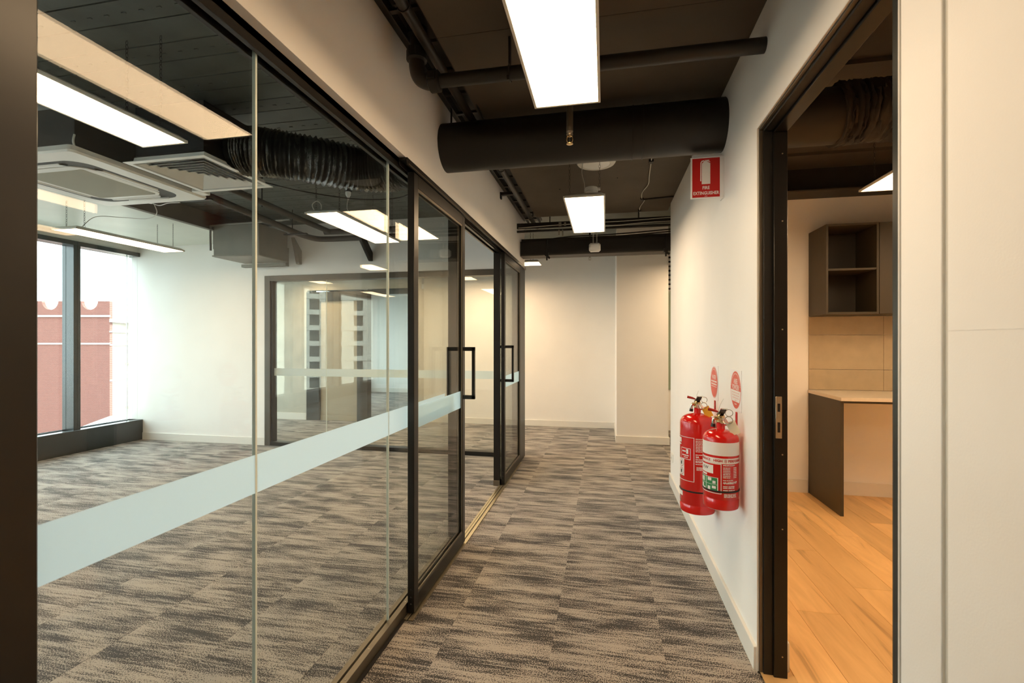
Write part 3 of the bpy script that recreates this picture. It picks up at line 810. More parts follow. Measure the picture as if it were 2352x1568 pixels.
wv = MB().tube(spline([(.338, 3.6, 2.757), (.352, 3.95, 2.752), (.365, 4.2, 2.757), (.33, 4.42, 2.757), (.345, 4.62, 2.757), (.37, 4.67, 2.757), (.345, 4.9, 2.757), (.357, 5.08, 2.757)]), .0042, 6)
c1 = thing('ceiling_cable', 'thin wavy pale cable clipped to the dark ceiling near right wall', 'cable', (.35, 4.3, 2.75))
part('cable', wv, M['wire'], c1)
part('cable', MB().tube(spline([(.345, 4.64, 2.757), (.42, 4.63, 2.757), (.63, 4.6, 2.757)]), .007, 6), M['blackwire'], c1, 'black branch running to the wall')
for q in ((.325, .355, 3.64, 3.68, 2.745, 2.765), (.335, .36, 5.0, 5.03, 2.745, 2.765), (.33, .355, 4.60, 4.63, 2.748, 2.765)):
    part('clip', MB().box(*q), M['blackedge'], c1)
c2 = thing('ceiling_cable', 'black cables clipped to the ceiling just above the round duct', 'cable', (0, 2.9, 2.75))
part('cable', MB().tube(spline([(-.72, 2.45, 2.79), (-.727, 2.66, 2.765), (-.69, 2.83, 2.757), (-.36, 2.86, 2.757), (.02, 2.87, 2.757), (.35, 2.86, 2.757), (.63, 2.83, 2.757)]), .007, 6)
     .tube(spline([(-.2, 2.90, 2.755), (.1, 2.885, 2.752), (.35, 2.885, 2.757), (.63, 2.85, 2.757)]), .005, 6), M['blackwire'], c2)
for x in (-.62, .01, .33):
    part('clip', MB().box(x - .02, x + .02, 2.83, 2.87, 2.735, 2.765).ring((x + .02, 2.84, 2.742), .014, .003, Matrix.Rotation(PI / 2, 3, 'X'), 10, 4), M['blackedge'], c2)

# ================================================================ OFFICE SERVICES BEHIND THE GLASS
df = thing('air_diffuser', 'square white ceiling diffuser with nested louvres behind the glass', 'air vent', (-2.63, 2.66, 2.505), 'x')
del df['group']
cx_, cy_, z = -2.63, 2.662, 2.505
def frustum(mb, h0, z0, h1, z1, t=.0015):
    a = [(cx_ + sx * h0, cy_ + sy * h0, z0) for sx, sy in ((-1, -1), (1, -1), (1, 1), (-1, 1))]
    c = [(cx_ + sx * h1, cy_ + sy * h1, z1) for sx, sy in ((-1, -1), (1, -1), (1, 1), (-1, 1))]
    a2 = [(x, y, q + t) for x, y, q in a]; c2 = [(x, y, q + t) for x, y, q in c]
    fs = []
    for i in range(4):
        j = (i + 1) % 4
        fs += [(i, j, 4 + j, 4 + i), (8 + i, 12 + i, 12 + j, 8 + j), (i, 8 + i, 8 + j, j), (4 + i, 4 + j, 12 + j, 12 + i)]
    mb.add(a + c + a2 + c2, fs)
f = MB(); frustum(f, .295, z, .262, z, .004); frustum(f, .262, z, .255, z + .04)
part('frame', f, M['white'], df)
for k in range(7):
    h = .243 - k * .036
    q = MB(); frustum(q, h, z + .003, max(h - .021, .004), z + .019)
    part('louvre', q, M['white'], df)
part('plenum_box', MB().box(-2.88, -2.38, 2.41, 2.91, z + .05, 2.86), M['duct'], df, 'black box above the louvres')
solo('junction_box', MB().box(-3.0, -2.93, 2.93, 3.03, 2.505, 2.53), M['white'], 'small white box between diffuser and cassette unit', 'junction box', bevel=.004)

ac = thing('cassette_unit', 'square white ceiling cassette air conditioner behind the glass', 'air conditioner', (-3.50, 2.625, 2.5))
ax, ay, az = -3.50, 2.625, 2.50
def rsq(h, r, n=8):
    out = []
    for qx, qy, a0 in ((1, 1, 0), (-1, 1, PI / 2), (-1, -1, PI), (1, -1, 1.5 * PI)):
        for k in range(n + 1):
            a = a0 + PI / 2 * k / n
            out.append((qx * (h - r) + r * math.cos(a), qy * (h - r) + r * math.sin(a)))
    return out
part('body', MB().box(ax - .40, ax + .40, ay - .40, ay + .40, az + .04, az + .30), M['beam'], ac, 'dark casing above the panel')
P = MB()
for (h0, z0), (h1, z1) in (((.475, az + .04), (.478, az + .012)), ((.478, az + .012), (.47, az)), ((.47, az), (.372, az - .003))):
    a = [(ax + x, ay + y, z0) for x, y in rsq(h0, .03)]; c = [(ax + x, ay + y, z1) for x, y in rsq(h1, .03 if h1 > .4 else .12)]
    n = len(a); P.add(a + c, [(i, (i + 1) % n, n + (i + 1) % n, n + i) for i in range(n)])
n = len(rsq(.475, .03)); P.add([(ax + x, ay + y, az + .04) for x, y in rsq(.475, .03)], [tuple(range(n))])
part('panel', P, M['white'], ac)
part('slot', MB().prism(rsq(.37, .12), lambda a, b_, d: (ax + a, ay + b_, d), az - .0025, az + .02), M['grey_slot'], ac, 'dark air slots')
I = MB()
for (h0, r0, z0), (h1, r1, z1) in (((.298, .11, az + .005), (.296, .11, az - .008)), ((.296, .11, az - .008), (.252, .06, az - .012))):
    a = [(ax + x, ay + y, z0) for x, y in rsq(h0, r0)]; c = [(ax + x, ay + y, z1) for x, y in rsq(h1, r1)]
    n = len(a); I.add(a + c, [(i, (i + 1) % n, n + (i + 1) % n, n + i) for i in range(n)])
part('inner_panel', I, M['white'], ac)
part('return_grille', MB().prism(rsq(.252, .02), lambda a, b_, d: (ax + a, ay + b_, d), az - .0125, az - .006), M['grille'], ac, 'beige perforated return grille', 0)
for k in range(4):
    rot = Matrix.Rotation(k * PI / 2, 3, 'Z')
    v = MB()
    prof2 = [(.303, -.006), (.315, -.012), (.332, -.009), (.345, .001)]
    L_ = .22; vs = []
    for s in (-1, 1):
        for px_, pz_ in prof2:
            vs.append(Vector((ax, ay, az)) + rot @ Vector((px_, s * (L_ - (.03 if px_ > .33 else 0)), pz_)))
    vs2 = [q + Vector((0, 0, .004)) for q in vs]
    m4 = 4
    fs = [(i, i + 1, m4 + i + 1, m4 + i) for i in range(3)] + [(8 + i, 8 + m4 + i, 8 + m4 + i + 1, 8 + i + 1) for i in range(3)]
    fs += [(0, 4, 12, 8), (3, 11, 15, 7)]
    v.add(vs + vs2, fs)
    part('vane', v, M['white'], ac)
part('display_strip', MB().box(ax - .10, ax + .26, ay + .335, ay + .35, az - .02, az - .008), M['white'], ac, bevel=.003)
part('hook', MB().tube(spline([(ax + .455, ay - .44, az + .04), (ax + .46, ay - .45, az + .07), (ax + .455, ay - .44, az + .11)]), .006, 6), M['white'], ac)
pl = thing('power_plug', 'white plug on a loose lead below the cassette unit', 'plug', (-3.88, 3.36, 2.62))
part('plug_body', MB().lathe([(.012, 0), (.018, .02), (.026, .03), (.026, .06)], (-3.88, 3.38, 2.60), 14), M['white'], pl)
part('lead', MB().tube(spline([(-3.3, 3.12, 2.5), (-3.5, 3.2, 2.53), (-3.7, 3.3, 2.55), (-3.85, 3.35, 2.60)]), .004, 6), M['wire'], pl)
pg = thing('power_plug', 'white plug hanging from a black socket above a panel light', 'plug', (-2.278, 3.86, 2.76))
part('plug_body', MB().lathe([(.008, 0), (.012, .02), (.022, .035), (.024, .065)], (-2.278, 3.86, 2.685), 14), M['white'], pg)
part('socket', MB().lathe([(.03, 2.75), (.034, 2.755), (.034, 2.80), (.012, 2.81), (.012, 2.952)], (-2.278, 3.86, 0), 14), M['blackedge'], pg, 'black round socket')

fb = thing('fan_box', 'grey sheet metal air handling box hanging on the office end wall', 'duct box', (-4.33, 5.07, 2.41))
part('casing', MB().box(-4.65, -4.02, 4.85, 5.36, 2.42, 2.80), M['grey'], fb, bevel=.004)
part('flange', MB().box(-4.66, -4.01, 4.84, 5.37, 2.425, 2.44).box(-4.665, -4.63, 4.86, 4.90, 2.52, 2.80), M['grey'], fb)
part('support_rail', MB().box(-4.72, -4.09, 5.37, 5.44, 2.38, 2.418).box(-4.09, -4.06, 5.37, 5.44, 2.38, 2.62), M['grey'], fb, bevel=.002)
part('bracket', MB().prism([(5.40, 2.75), (5.55, 2.60), (5.55, 2.42), (5.50, 2.42), (5.46, 2.56)], lambda a, b_, d: (d, a, b_), -4.00, -3.95), M['grey'], fb)
part('conduit', MB().tube(spline([(-4.68, 4.84, 2.50), (-4.68, 4.84, 2.76), (-4.62, 4.84, 2.80), (-4.0, 4.84, 2.81), (-3.6, 4.84, 2.82)]), .012, 8), M['grey'], fb)

pa = thing('office_pipe', 'long dark pipe on hangers running to the office end wall', 'pipe', (-3.5, 4.4, 2.7))
part('pipe', MB().tube([(-3.44, 3.16, 2.7)] + spline([(-3.60, 4.75, 2.7), (-3.63, 5.1, 2.7), (-3.58, 5.33, 2.7), (-3.40, 5.38, 2.7)], 5) + [(-2.4, 5.39, 2.7)], .034, 14), M['beam'], pa)
for y in (3.55, 4.9):
    part('hanger', MB().tube([(-3.5 - (y - 3.5) * .08, y, 2.66), (-3.5 - (y - 3.5) * .08, y, 2.95)], .005, 6).box(-3.72, -3.42, y - .015, y + .015, 2.655, 2.668), M['duct'], pa)
pb2 = thing('office_pipe', 'second dark pipe near the flexible duct ending in a tee', 'pipe', (-3.2, 4.2, 2.7))
part('pipe', MB().tube([(-3.16, 3.16, 2.72), (-3.235, 4.6, 2.72), (-3.25, 5.1, 2.72)], .03, 14).tube([(-3.32, 5.1, 2.72), (-2.3, 5.12, 2.72)], .034, 12), M['beam'], pb2)
part('hanger', MB().tube([(-3.2, 3.9, 2.68), (-3.2, 3.9, 2.95)], .006, 6), M['duct'], pb2)
solo('wall_brace', MB().prism([(5.20, 2.84), (5.545, 2.54), (5.545, 2.43), (5.51, 2.43), (5.14, 2.77)], lambda a, b_, d: (d, a, b_), -2.97, -2.925), M['blackedge'], 'black angled steel brace fixed high on the office end wall', 'bracket', bevel=.002)
rb_ = MB().tube(spline([(-2.37, 3.5, 2.48), (-2.38, 3.48, 2.53), (-2.34, 3.48, 2.56), (-2.30, 3.48, 2.53), (-2.31, 3.5, 2.48)]), .004, 6)
solo('safety_wire', rb_, M['wire'], 'small wire loop on top of the panel light below flexible duct', 'wire')

# far gap: cable ladder and glass board on wall beyond the pier
gb = thing('vertical_ladder', 'dark vertical cable ladder in the gap beside the beige pier', 'cable tray', (.985, 7.68, 2.2))
part('side_rail', MB().box(.93, .94, 7.66, 7.70, 2.2, 2.96), M['duct'], gb)
part('side_rail', MB().box(1.06, 1.07, 7.66, 7.70, 2.2, 2.96), M['duct'], gb)
for k in range(9):
    part('rung', MB().box(.94, 1.06, 7.665, 7.69, 2.215 + k * .07, 2.24 + k * .07), M['duct'], gb)
gw = thing('glass_board', 'narrow green edged glass board in the gap beside the pier', 'board', (1.1, 7.68, .65))
part('board', MB().box(.94, 1.9, 7.67, 7.69, .65, 2.19), mat('green_glass_board', (.30, .38, .28), .15), gw, bevel=.002)
part('edge_strip', MB().box(.935, .95, 7.662, 7.695, .64, 2.20), M['sill'], gw)

# ================================================================ SIGNS AND EXTINGUISHERS ON THE RIGHT WALL
def onwall(x):                      # sign plane facing the corridor, text runs towards the camera
    return lambda yc, zc: (lambda a, b_: (x, yc - a, zc + b_))
def flat(mb, geo, fn):
    vs, fs = geo
    mb.add([fn(a, b_) for a, b_ in vs], fs)
def rect(w, h, cx=0, cy=0): return ([(cx - w / 2, cy - h / 2), (cx + w / 2, cy - h / 2), (cx + w / 2, cy + h / 2), (cx - w / 2, cy + h / 2)], [(0, 1, 2, 3)])
def disc(rx, ry, cx=0, cy=0, n=40, lo=None, hi=None):
    pts = []
    for k in range(n):
        a = 2 * PI * k / n
        x, y = rx * math.cos(a), ry * math.sin(a)
        pts.append((x, y))
    if lo is not None or hi is not None:
        lo = -9 if lo is None else lo; hi = 9 if hi is None else hi
        out = []
        for i in range(n):
            (xa, ya), (xb, yb) = pts[i], pts[(i + 1) % n]
            if lo <= ya <= hi: out.append((xa, ya))
            for L_ in (lo, hi):
                if (ya - L_) * (yb - L_) < 0:
                    t = (L_ - ya) / (yb - ya); out.append((xa + (xb - xa) * t, L_))
        pts = out
    return ([(cx + x, cy + y) for x, y in pts], [tuple(range(len(pts)))])
def greek(mb, fn, w, y, h, cx=0, words=None):
    words = words or [random.uniform(.12, .4) for _ in range(random.choice((4, 5, 6)))]
    tot = sum(words) + .06 * (len(words) - 1); x = -w / 2
    for q in words:
        ww_ = q / tot * w
        flat(mb, rect(ww_, h, cx + x + ww_ / 2, y), fn); x += ww_ + .06 / tot * w

# FIRE EXTINGUISHER sign projecting from the wall
fs_ = thing('fire_extinguisher_sign', 'red projecting sign reading FIRE EXTINGUISHER high on right wall', 'sign', (.55, 2.73, 2.18))
part('board', MB().box(.462, .628, 2.722, 2.727, 2.184, 2.410), M['signwhite'], fs_)
part('wall_flange', MB().box(.6282, .6345, 2.7225, 2.79, 2.184, 2.41), M['signwhite'], fs_)
part('back_board', MB().box(.475, .632, 2.757, 2.762, 2.20, 2.437).box(.47, .63, 2.727, 2.762, 2.405, 2.409), M['signwhite'], fs_)
fn = lambda a, b_: (.5415 + a, 2.7215, 2.297 + b_)
fr = MB(); flat(fr, rect(.142, .214), fn)
part('red_field', fr, M['redplastic'], fs_, 'red printed field')
fn = lambda a, b_: (.5415 + a, 2.7210, 2.297 + b_)
pw = MB()
pic = [(-.022, -.035), (.022, -.035), (.022, .078), (.006, .087), (.004, .092), (-.012, .092), (-.012, .087), (-.022, .078)]
flat(pw, (pic, [tuple(range(len(pic)))]), fn)
hose = [(-.030, -.018), (-.025, -.018), (-.025, .078), (-.020, .087), (-.010, .091), (-.010, .096), (-.022, .0935), (-.029, .083)]
fn = lambda a, b_: (.5415 + a, 2.72095, 2.297 + b_)
flat(pw, (hose, [(0, 1, 2, 7), (2, 3, 6, 7), (3, 4, 5, 6)]), fn)
fn = lambda a, b_: (.5415 + a, 2.7209, 2.297 + b_)
flat(pw, ([(.004, .090), (.022, .083), (.021, .087), (.006, .094)], [(0, 1, 2, 3)]), fn)
fn = lambda a, b_: (.5415 + a, 2.72085, 2.297 + b_)
flat(pw, ([(.0, .0925), (.018, .0925), (.016, .0965), (-.01, .0965)], [(0, 1, 2, 3)]), fn)
t1 = text_geo('FIRE', .0245, bold=.0006, sx=.85); flat(pw, ([(a, b_ - .056) for a, b_ in t1[0]], t1[1]), fn)
t1 = text_geo('EXTINGUISHER', .0245, bold=.0006, sx=.80); flat(pw, ([(a, b_ - .085) for a, b_ in t1[0]], t1[1]), fn)
flat(pw, rect(.014, .0022, .0, -.101), fn)
part('lettering', pw, M['print'], fs_, 'white pictogram and lettering')

def oval_sign(yc, zc, label, water):
    t = thing('extinguisher_sign', label, 'sign', (.632, yc, zc - .1))
    part('board', MB().box(.6325, .6345, yc - .0985, yc + .0985, zc - .1, zc + .1), M['signwhite'], t)
    fn = lambda a, b_: (.6321, yc - a, zc + b_)
    fn2 = lambda a, b_: (.6318, yc - a, zc + b_)
    fn3 = lambda a, b_: (.6315, yc - a, zc + b_)
    r = MB(); w = MB()
    flat(r, disc(.092, .092), fn)
    if water:
        flat(w, disc(.0895, .0895), fn2)
        r2 = MB(); flat(r2, disc(.087, .087), fn3)
        part('red_print', r2, M['redsign'], t, 'pale red printed disc')
        w3 = MB(); fn4 = lambda a, b_: (.6312, yc - a, zc + b_)
        g = text_geo('WATER', .034, bold=.0006, sx=.8); flat(w3, ([(a, b_ + .030) for a, b_ in g[0]], g[1]), fn4)
        for yy in (.006, -.010): greek(w3, fn4, .135, yy, .0085)
        flat(w3, rect(.14, .003, 0, -.024), fn4)
        for k in range(22):
            a = PI * (.15 + .7 * k / 21); flat(w3, rect(.0045, .005, .078 * math.cos(a), .078 * math.sin(a)), fn4)
        part('lettering', w3, M['print'], t)
    else:
        flat(w, disc(.087, .087, lo=-.058, hi=-.002), fn2)
        g = text_geo('A:B(E)', .036, bold=.0006, sx=.75); flat(w, ([(a, b_ + .041) for a, b_ in g[0]], g[1]), fn2)
        g = text_geo('POWDER', .034, bold=.0006, sx=.82); flat(w, ([(a, b_ + .012) for a, b_ in g[0]], g[1]), fn2)
        for k in range(26):
            a = PI * (.08 + .84 * k / 25); flat(w, rect(.0045, .005, .08 * math.cos(a), .08 * math.sin(a)), fn2)
        p = MB()
        for yy, ww_ in ((-.014, .13), (-.027, .12), (-.040, .11), (-.052, .03)): greek(p, fn3, ww_, yy, .0055)
        part('small_print', p, M['pinkprint'], t)
        greek(w, fn2, .035, -.07, .005)
    part('red_disc', r, M['redsign'], t, 'pale red printed disc')
    part('white_print', w, M['print'], t)
    return t
oval_sign(2.951, 1.159, 'round red WATER sign above the taller extinguisher on right wall', True)
oval_sign(2.484, 1.161, 'round red and white A:B(E) POWDER sign above the nearer extinguisher', False)

def extinguisher(cx, cy, r, z0, zs, zt, label, powder):
    """z0 base, zs shoulder start, zt top of neck"""
    t = thing('fire_extinguisher', label, 'fire extinguisher', (cx, cy, z0), 'wall hung red fire extinguishers')
    f = Vector((cx, cy, 0)).normalized()             # away from the doorway side
    rt = Vector((f.y, -f.x, 0))
    d0 = -f
    dome = zt - .03 - zs
    prof = [(r * .90, 0), (r * .97, .004), (r, .014), (r, .045), (r * .975, .049), (r * .975, .053), (r, .057), (r, zs - z0)]
    for k in range(1, 9):
        a = PI / 2 * k / 8
        prof.append((max(r * math.cos(a) ** .8, .019), zs - z0 + dome * math.sin(a)))
    prof += [(.019, zt - z0 - .028), (.019, zt - z0 - .002), (.016, zt - z0)]
    prof = [p for i, p in enumerate(prof) if i == 0 or p != prof[i - 1]]
    part('cylinder', MB().lathe(prof, (cx, cy, z0), 48), M['red'], t)
    zb = z0 + (.085 if powder else .125)
    part('strap', MB().lathe([(r + .0005, 0), (r + .003, .002), (r + .003, .007), (r + .0005, .009)], (cx, cy, zb), 48), M['rubber'], t, 'thin black strap')
    def cyl(off):
        rr = r + off
        def fn(a, b_):
            ph = a
            d = d0 * math.cos(ph) + rt * math.sin(ph)
            return (cx + d.x * rr, cy + d.y * rr, b_)
        return fn
    def band(mb, a0, a1, z_0, z_1, off, n=18):
        fn = cyl(off)
        vs = []
        for i in range(n + 1):
            a = a0 + (a1 - a0) * i / n
            vs += [fn(a, z_0), fn(a, z_1)]
        mb.add(vs, [(2 * i, 2 * i + 2, 2 * i + 3, 2 * i + 1) for i in range(n)])
    def ctext(mb, s, size, a, z, off, align='CENTER', sx=1.0, bold=.0002):
        g = text_geo(s, size, align, sx, bold); fn = cyl(off)
        mb.add([fn(a + x / r, z + y) for x, y in g[0]], g[1])
    def cgreek(mb, a, w, z, h, off):
        words = [random.uniform(.12, .4) for _ in range(random.choice((3, 4, 5)))]
        x = a
        for q in words:
            w_ = w * q / (sum(words) + .05); band(mb, x, x + w_ / r * .86, z - h / 2, z + h / 2, off, 2); x += w_ / r
    R_ = math.radians
    wt = MB(); rd = MB(); gr = MB(); dk_ = MB()
    if powder:
        band(wt, R_(-165), R_(82), .869, .930, .0006, 40)           # blank white band
        band(wt, R_(-165), R_(84), .833, .858, .0006, 40)            # lettering band
        for a, s in ((-72, 'PERFORMANCE'), (-9, 'HIGH'), (61, 'PERFORMANCE')):
            ctext(rd, s, .0165, R_(a), .8455, .0011, sx=.92 if s != 'HIGH' else 1, bold=.0005)
        band(rd, R_(12), R_(13), .838, .853, .0010, 2); band(rd, R_(17.5), R_(18.5), .838, .853, .0010, 2); band(rd, R_(13), R_(17.5), .838, .840, .0010, 2); band(rd, R_(13), R_(17.5), .845, .847, .0010, 2); band(rd, R_(13), R_(17.5), .851, .853, .0010, 2)
        top, bot, edge = .832, .692, 2
    else:
        top, bot, edge = .852, .60, -10
    # outlined instruction panel
    e1 = R_(edge); e0 = R_(-150)
    band(wt, e0, e1, top - .003, top, .0008, 30)
    band(wt, e0, e1, bot, bot + .003, .0008, 30)
    band(wt, e1 - .035, e1, bot, top, .0008, 2)
    # service label and caption
    if powder:
        band(wt, R_(-120), R_(-24), .783, .822, .0008, 14)
        ctext(dk_, 'KW', .02, R_(-55), .806, .0014, sx=1.1)
        cgreek(wt, R_(-75), .04, .775, .009, .0008)
        # green pictogram block of four squares
        band(wt, R_(-100), R_(-8), .700, .766, .0008, 14)
        for a0, a1 in ((-96, -52), (-50, -11)):
            for za, zb_ in ((.7335, .764), (.702, .732)):
                band(gr, R_(a0), R_(a1), za, zb_, .0012, 8)
        band(wt, R_(-70), R_(-60), .738, .760, .0016, 3); band(wt, R_(-82), R_(-74), .738, .756, .0016, 3)
        band(wt, R_(-44), R_(-30), .748, .762, .0016, 3); band(wt, R_(-26), R_(-16), .737, .750, .0016, 3)
        band(wt, R_(-76), R_(-66), .708, .728, .0016, 3); band(wt, R_(-70), R_(-55), .706, .712, .0016, 3)
        band(wt, R_(-44), R_(-34), .706, .722, .0016, 3); band(wt, R_(-28), R_(-15), .714, .726, .0016, 3)
        zz = .822
        ctext(wt, 'SPECIFICATION', .008, R_(7), .826, .0008, 'LEFT', bold=.0003)
        for k in range(7):
            cgreek(wt, R_(7), .035, .815 - k * .0075, .0035, .0008); cgreek(wt, R_(42), .02, .815 - k * .0075, .0035, .0008)
        cgreek(wt, R_(7), .05, .757, .0035, .0008)
        ctext(wt, '4A:60B:E', .0135, R_(7), .745, .0008, 'LEFT', bold=.0006)
        ctext(wt, 'HP', .015, R_(44), .746, .0008, 'LEFT', bold=.0006)
        for z_ in (.729, .722, .711): cgreek(wt, R_(7), .06, z_, .0035, .0008)
        for z_ in (.686, .680, .674): cgreek(wt, R_(10), .065, z_ + .006, .0035, .0008)
    else:
        band(wt, R_(-120), R_(-62), .815, .842, .0008, 10)
        cgreek(wt, R_(-80), .03, .805, .008, .0008)
        band(wt, R_(-62), R_(-22), .785, .788, .0008, 8); band(wt, R_(-62), R_(-22), .723, .726, .0008, 8)
        band(wt, R_(-62), R_(-60.5), .723, .788, .0008, 2); band(wt, R_(-23.5), R_(-22), .723, .788, .0008, 2)
        band(wt, R_(-56), R_(-40), .765, .772, .0012, 4); band(wt, R_(-38), R_(-30), .756, .782, .0012, 4)
        cgreek(wt, R_(-56), .05, .746, .006, .0012); cgreek(wt, R_(-48), .03, .735, .005, .0012)
        band(wt, R_(-110), R_(-47), .625, .722, .0008, 8)
        for zc in (.697, .649):
            for k in range(18):
                a = 2 * PI * k / 18
                band(rd, R_(-62) + .20 * math.cos(a), R_(-62) + .20 * math.cos(a) + .04, zc + .019 * math.sin(a) - .002, zc + .019 * math.sin(a) + .002, .0012, 2)
            band(dk_, R_(-66), R_(-58), zc - .009, zc + .01, .0012, 2)
        ctext(wt, 'SPECIFICATION', .008, R_(-6), .845, .0008, 'LEFT', bold=.0003)
        for k in range(8):
            cgreek(wt, R_(-6), .045, .835 - k * .0085, .004, .0008); cgreek(wt, R_(33), .04, .835 - k * .0085, .004, .0008)
        cgreek(wt, R_(-6), .05, .757, .004, .0008)
        ctext(wt, '3A', .016, R_(-6), .744, .0008, 'LEFT', bold=.0006)
        for z_ in (.731, .722, .715, .704): cgreek(wt, R_(-6), .06, z_, .004, .0008)
        for z_ in (.686, .679, .672): cgreek(wt, R_(-3), .075, z_, .004, .0008)
        band(wt, R_(-110), R_(-55), zb - .03, zb - .004, .0008, 6)
    for nm, b, mm in (('white_print', wt, 'print'), ('red_print', rd, 'redplastic'), ('green_print', gr, 'green'), ('black_print', dk_, 'rubber')):
        if b.v: part(nm, b, M[mm], t)
    # valve head
    c0 = Vector((cx, cy, zt))
    out = Vector((-1, 0, 0)); al = Vector((0, -1, 0))
    part('valve_body', MB().lathe([(.017, 0), (.021, .004), (.021, .012), (.016, .016), (.018, .022), (.018, .034), (.012, .038)], c0, 18)
         .tube([c0 + Vector((0, 0, .02)), c0 + out * .03 + Vector((0, 0, .022))], .009, 10), M['brass'], t, 'brassy valve body')
    part('gauge', MB().tube([c0 + al * .015 + Vector((0, 0, .012)), c0 + al * .026 + Vector((0, 0, .012))], .013, 14), M['chrome'], t)
    up = Vector((0, 0, 1))
    def slab(p, q, w, h):
        p, q = Vector(p), Vector(q); d = (q - p); L_ = d.length; d.normalize(); s_ = d.cross(up).normalized(); n_ = s_.cross(d)
        m3 = Matrix((d, s_, n_)).transposed()
        return MB().obox((p + q) / 2, (L_, w, h), m3)
    gd = (rt * .80 + d0 * .35).normalized()
    part('carry_handle', slab(c0 + up * .030 + rt * .004, c0 + rt * .026 + d0 * .045 + up * .002, .024, .005), M['chrome'], t, 'chrome carry handle', .0012)
    part('squeeze_lever', slab(c0 + up * .036 - d0 * .012, c0 + rt * .012 + d0 * .05 + up * .070, .026, .006), M['rubber'], t, 'black squeeze lever', .0015)
    part('lever_rim', slab(c0 + rt * .012 + d0 * .051 + up * .071, c0 + rt * .016 + d0 * .062 + up * .074, .028, .005), M['chrome'], t)
    part('lever_link', slab(c0 + up * .034 - rt * .014, c0 + up * .05 - rt * .004, .016, .014), M['chrome'], t)
    part('discharge_lever', MB().tube([c0 + up * .050 - rt * .010, c0 + up * .056 - rt * .028, c0 + up * .062 - rt * .056], [.0035, .0065, .0075], 10), M['redlever'], t, 'red plastic pin tab')
    m90 = Matrix.Rotation(math.atan2(-d0.x, d0.y), 3, 'Z') @ Matrix.Rotation(PI / 2, 3, 'X')
    part('pull_ring', MB().ring(c0 + rt * .036 + d0 * .03 + up * .052, .016, .0016, m90, 20, 6), M['chrome'], t, 'chrome pull ring')
    part('pull_ring', MB().ring(c0 + rt * .034 + d0 * .045 + up * .020, .017, .0018, m90, 20, 6), M['chrome'], t, 'chrome pull ring')
    nz = c0 - gd * .030
    part('nozzle', MB().tube(spline([c0 - gd * .012 + up * .02, c0 - gd * .03 + up * .018, c0 - gd * .036 + up * .004, c0 - gd * .036 - up * .012]), .0075, 10), M['chrome'], t, 'chrome discharge nozzle')
    part('nozzle_tip', MB().tube([c0 - gd * .036 - up * .008, c0 - gd * .038 - up * .024], [.010, .011], 12), M['rubber'], t, 'black nozzle tip')
    part('tie_tail', MB().tube(spline([c0 - gd * .008 + up * .04, c0 - gd * .004 + up * .07, c0 + gd * .006 + up * .10] if not powder else [c0 - gd * .012 + up * .05, c0 - gd * .002 + up * .085, c0 + gd * .014 + up * .115]), .001, 5), M['wire'], t)
    # inspection tag
    tp = c0 + rt * .040 + d0 * .022 + up * .010
    a_, b_ = (gd * .80 + d0 * .1).normalized(), None
    dn = (Vector((0, 0, -1)) * .86 + gd * .45).normalized()
    sd = dn.cross(d0).normalized()
    w_, l_ = (.042, .062)
    q = [tp - sd * w_ / 2, tp + sd * w_ / 2, tp + sd * w_ / 2 + dn * l_, tp - sd * w_ / 2 + dn * l_]
    th_ = d0 * .0008
    tagm = MB().add([p for p in q] + [p + th_ for p in q], [(0, 1, 2, 3), (7, 6, 5, 4), (0, 4, 5, 1), (1, 5, 6, 2), (2, 6, 7, 3), (3, 7, 4, 0)])
    part('inspection_tag', tagm, M['cardtag'] if powder else M['yellow'], t, 'cream inspection tag' if powder else 'yellow inspection tag')
    return t
extinguisher(.530, 2.90, .097, .413, .925, 1.012, 'taller red water extinguisher with yellow tag, farther along right wall', False)
extinguisher(.543, 2.394, .0795, .613, .938, 1.012, 'shorter red powder extinguisher with white band, nearest the doorway', True)

def bracket(y, z0, ex, label):
    t = thing('extinguisher_bracket', label, 'bracket', (.63, y, z0), 'red wall brackets')
    part('wall_plate', MB().box(.629, .6345, y - .010, y + .010, z0 - .01, 1.054), M['redplastic'], t, bevel=.002)
    part('hook_arm', MB().box(ex + .02, .632, y - .008, y + .008, z0 - .012, z0 - .006), M['redplastic'], t)
    s = MB()
    for z in (1.044, 1.018): s.tube([(.629, y, z), (.6275, y, z)], .004, 8)
    part('screw', s, M['steel'], t)
bracket(2.93, 1.008, .53, 'red bracket holding the taller water extinguisher')
bracket(2.47, .998, .543, 'red bracket holding the shorter powder extinguisher')

po = thing('power_outlet', 'white power outlet low on the far end of right wall', 'outlet', (.63, 4.72, .23))
part('plate', MB().box(.624, .6345, 4.66, 4.78, .245, .325), M['white'], po, bevel=.003)
part('socket_pins', MB().box(.6233, .6242, 4.70, 4.705, .275, .29).box(.6233, .6242, 4.735, 4.74, .275, .29), M['grey_slot'], po)
part('rocker', MB().box(.6225, .6245, 4.695, 4.71, .302, .315).box(.6225, .6245, 4.73, 4.745, .302, .315), M['white'], po)

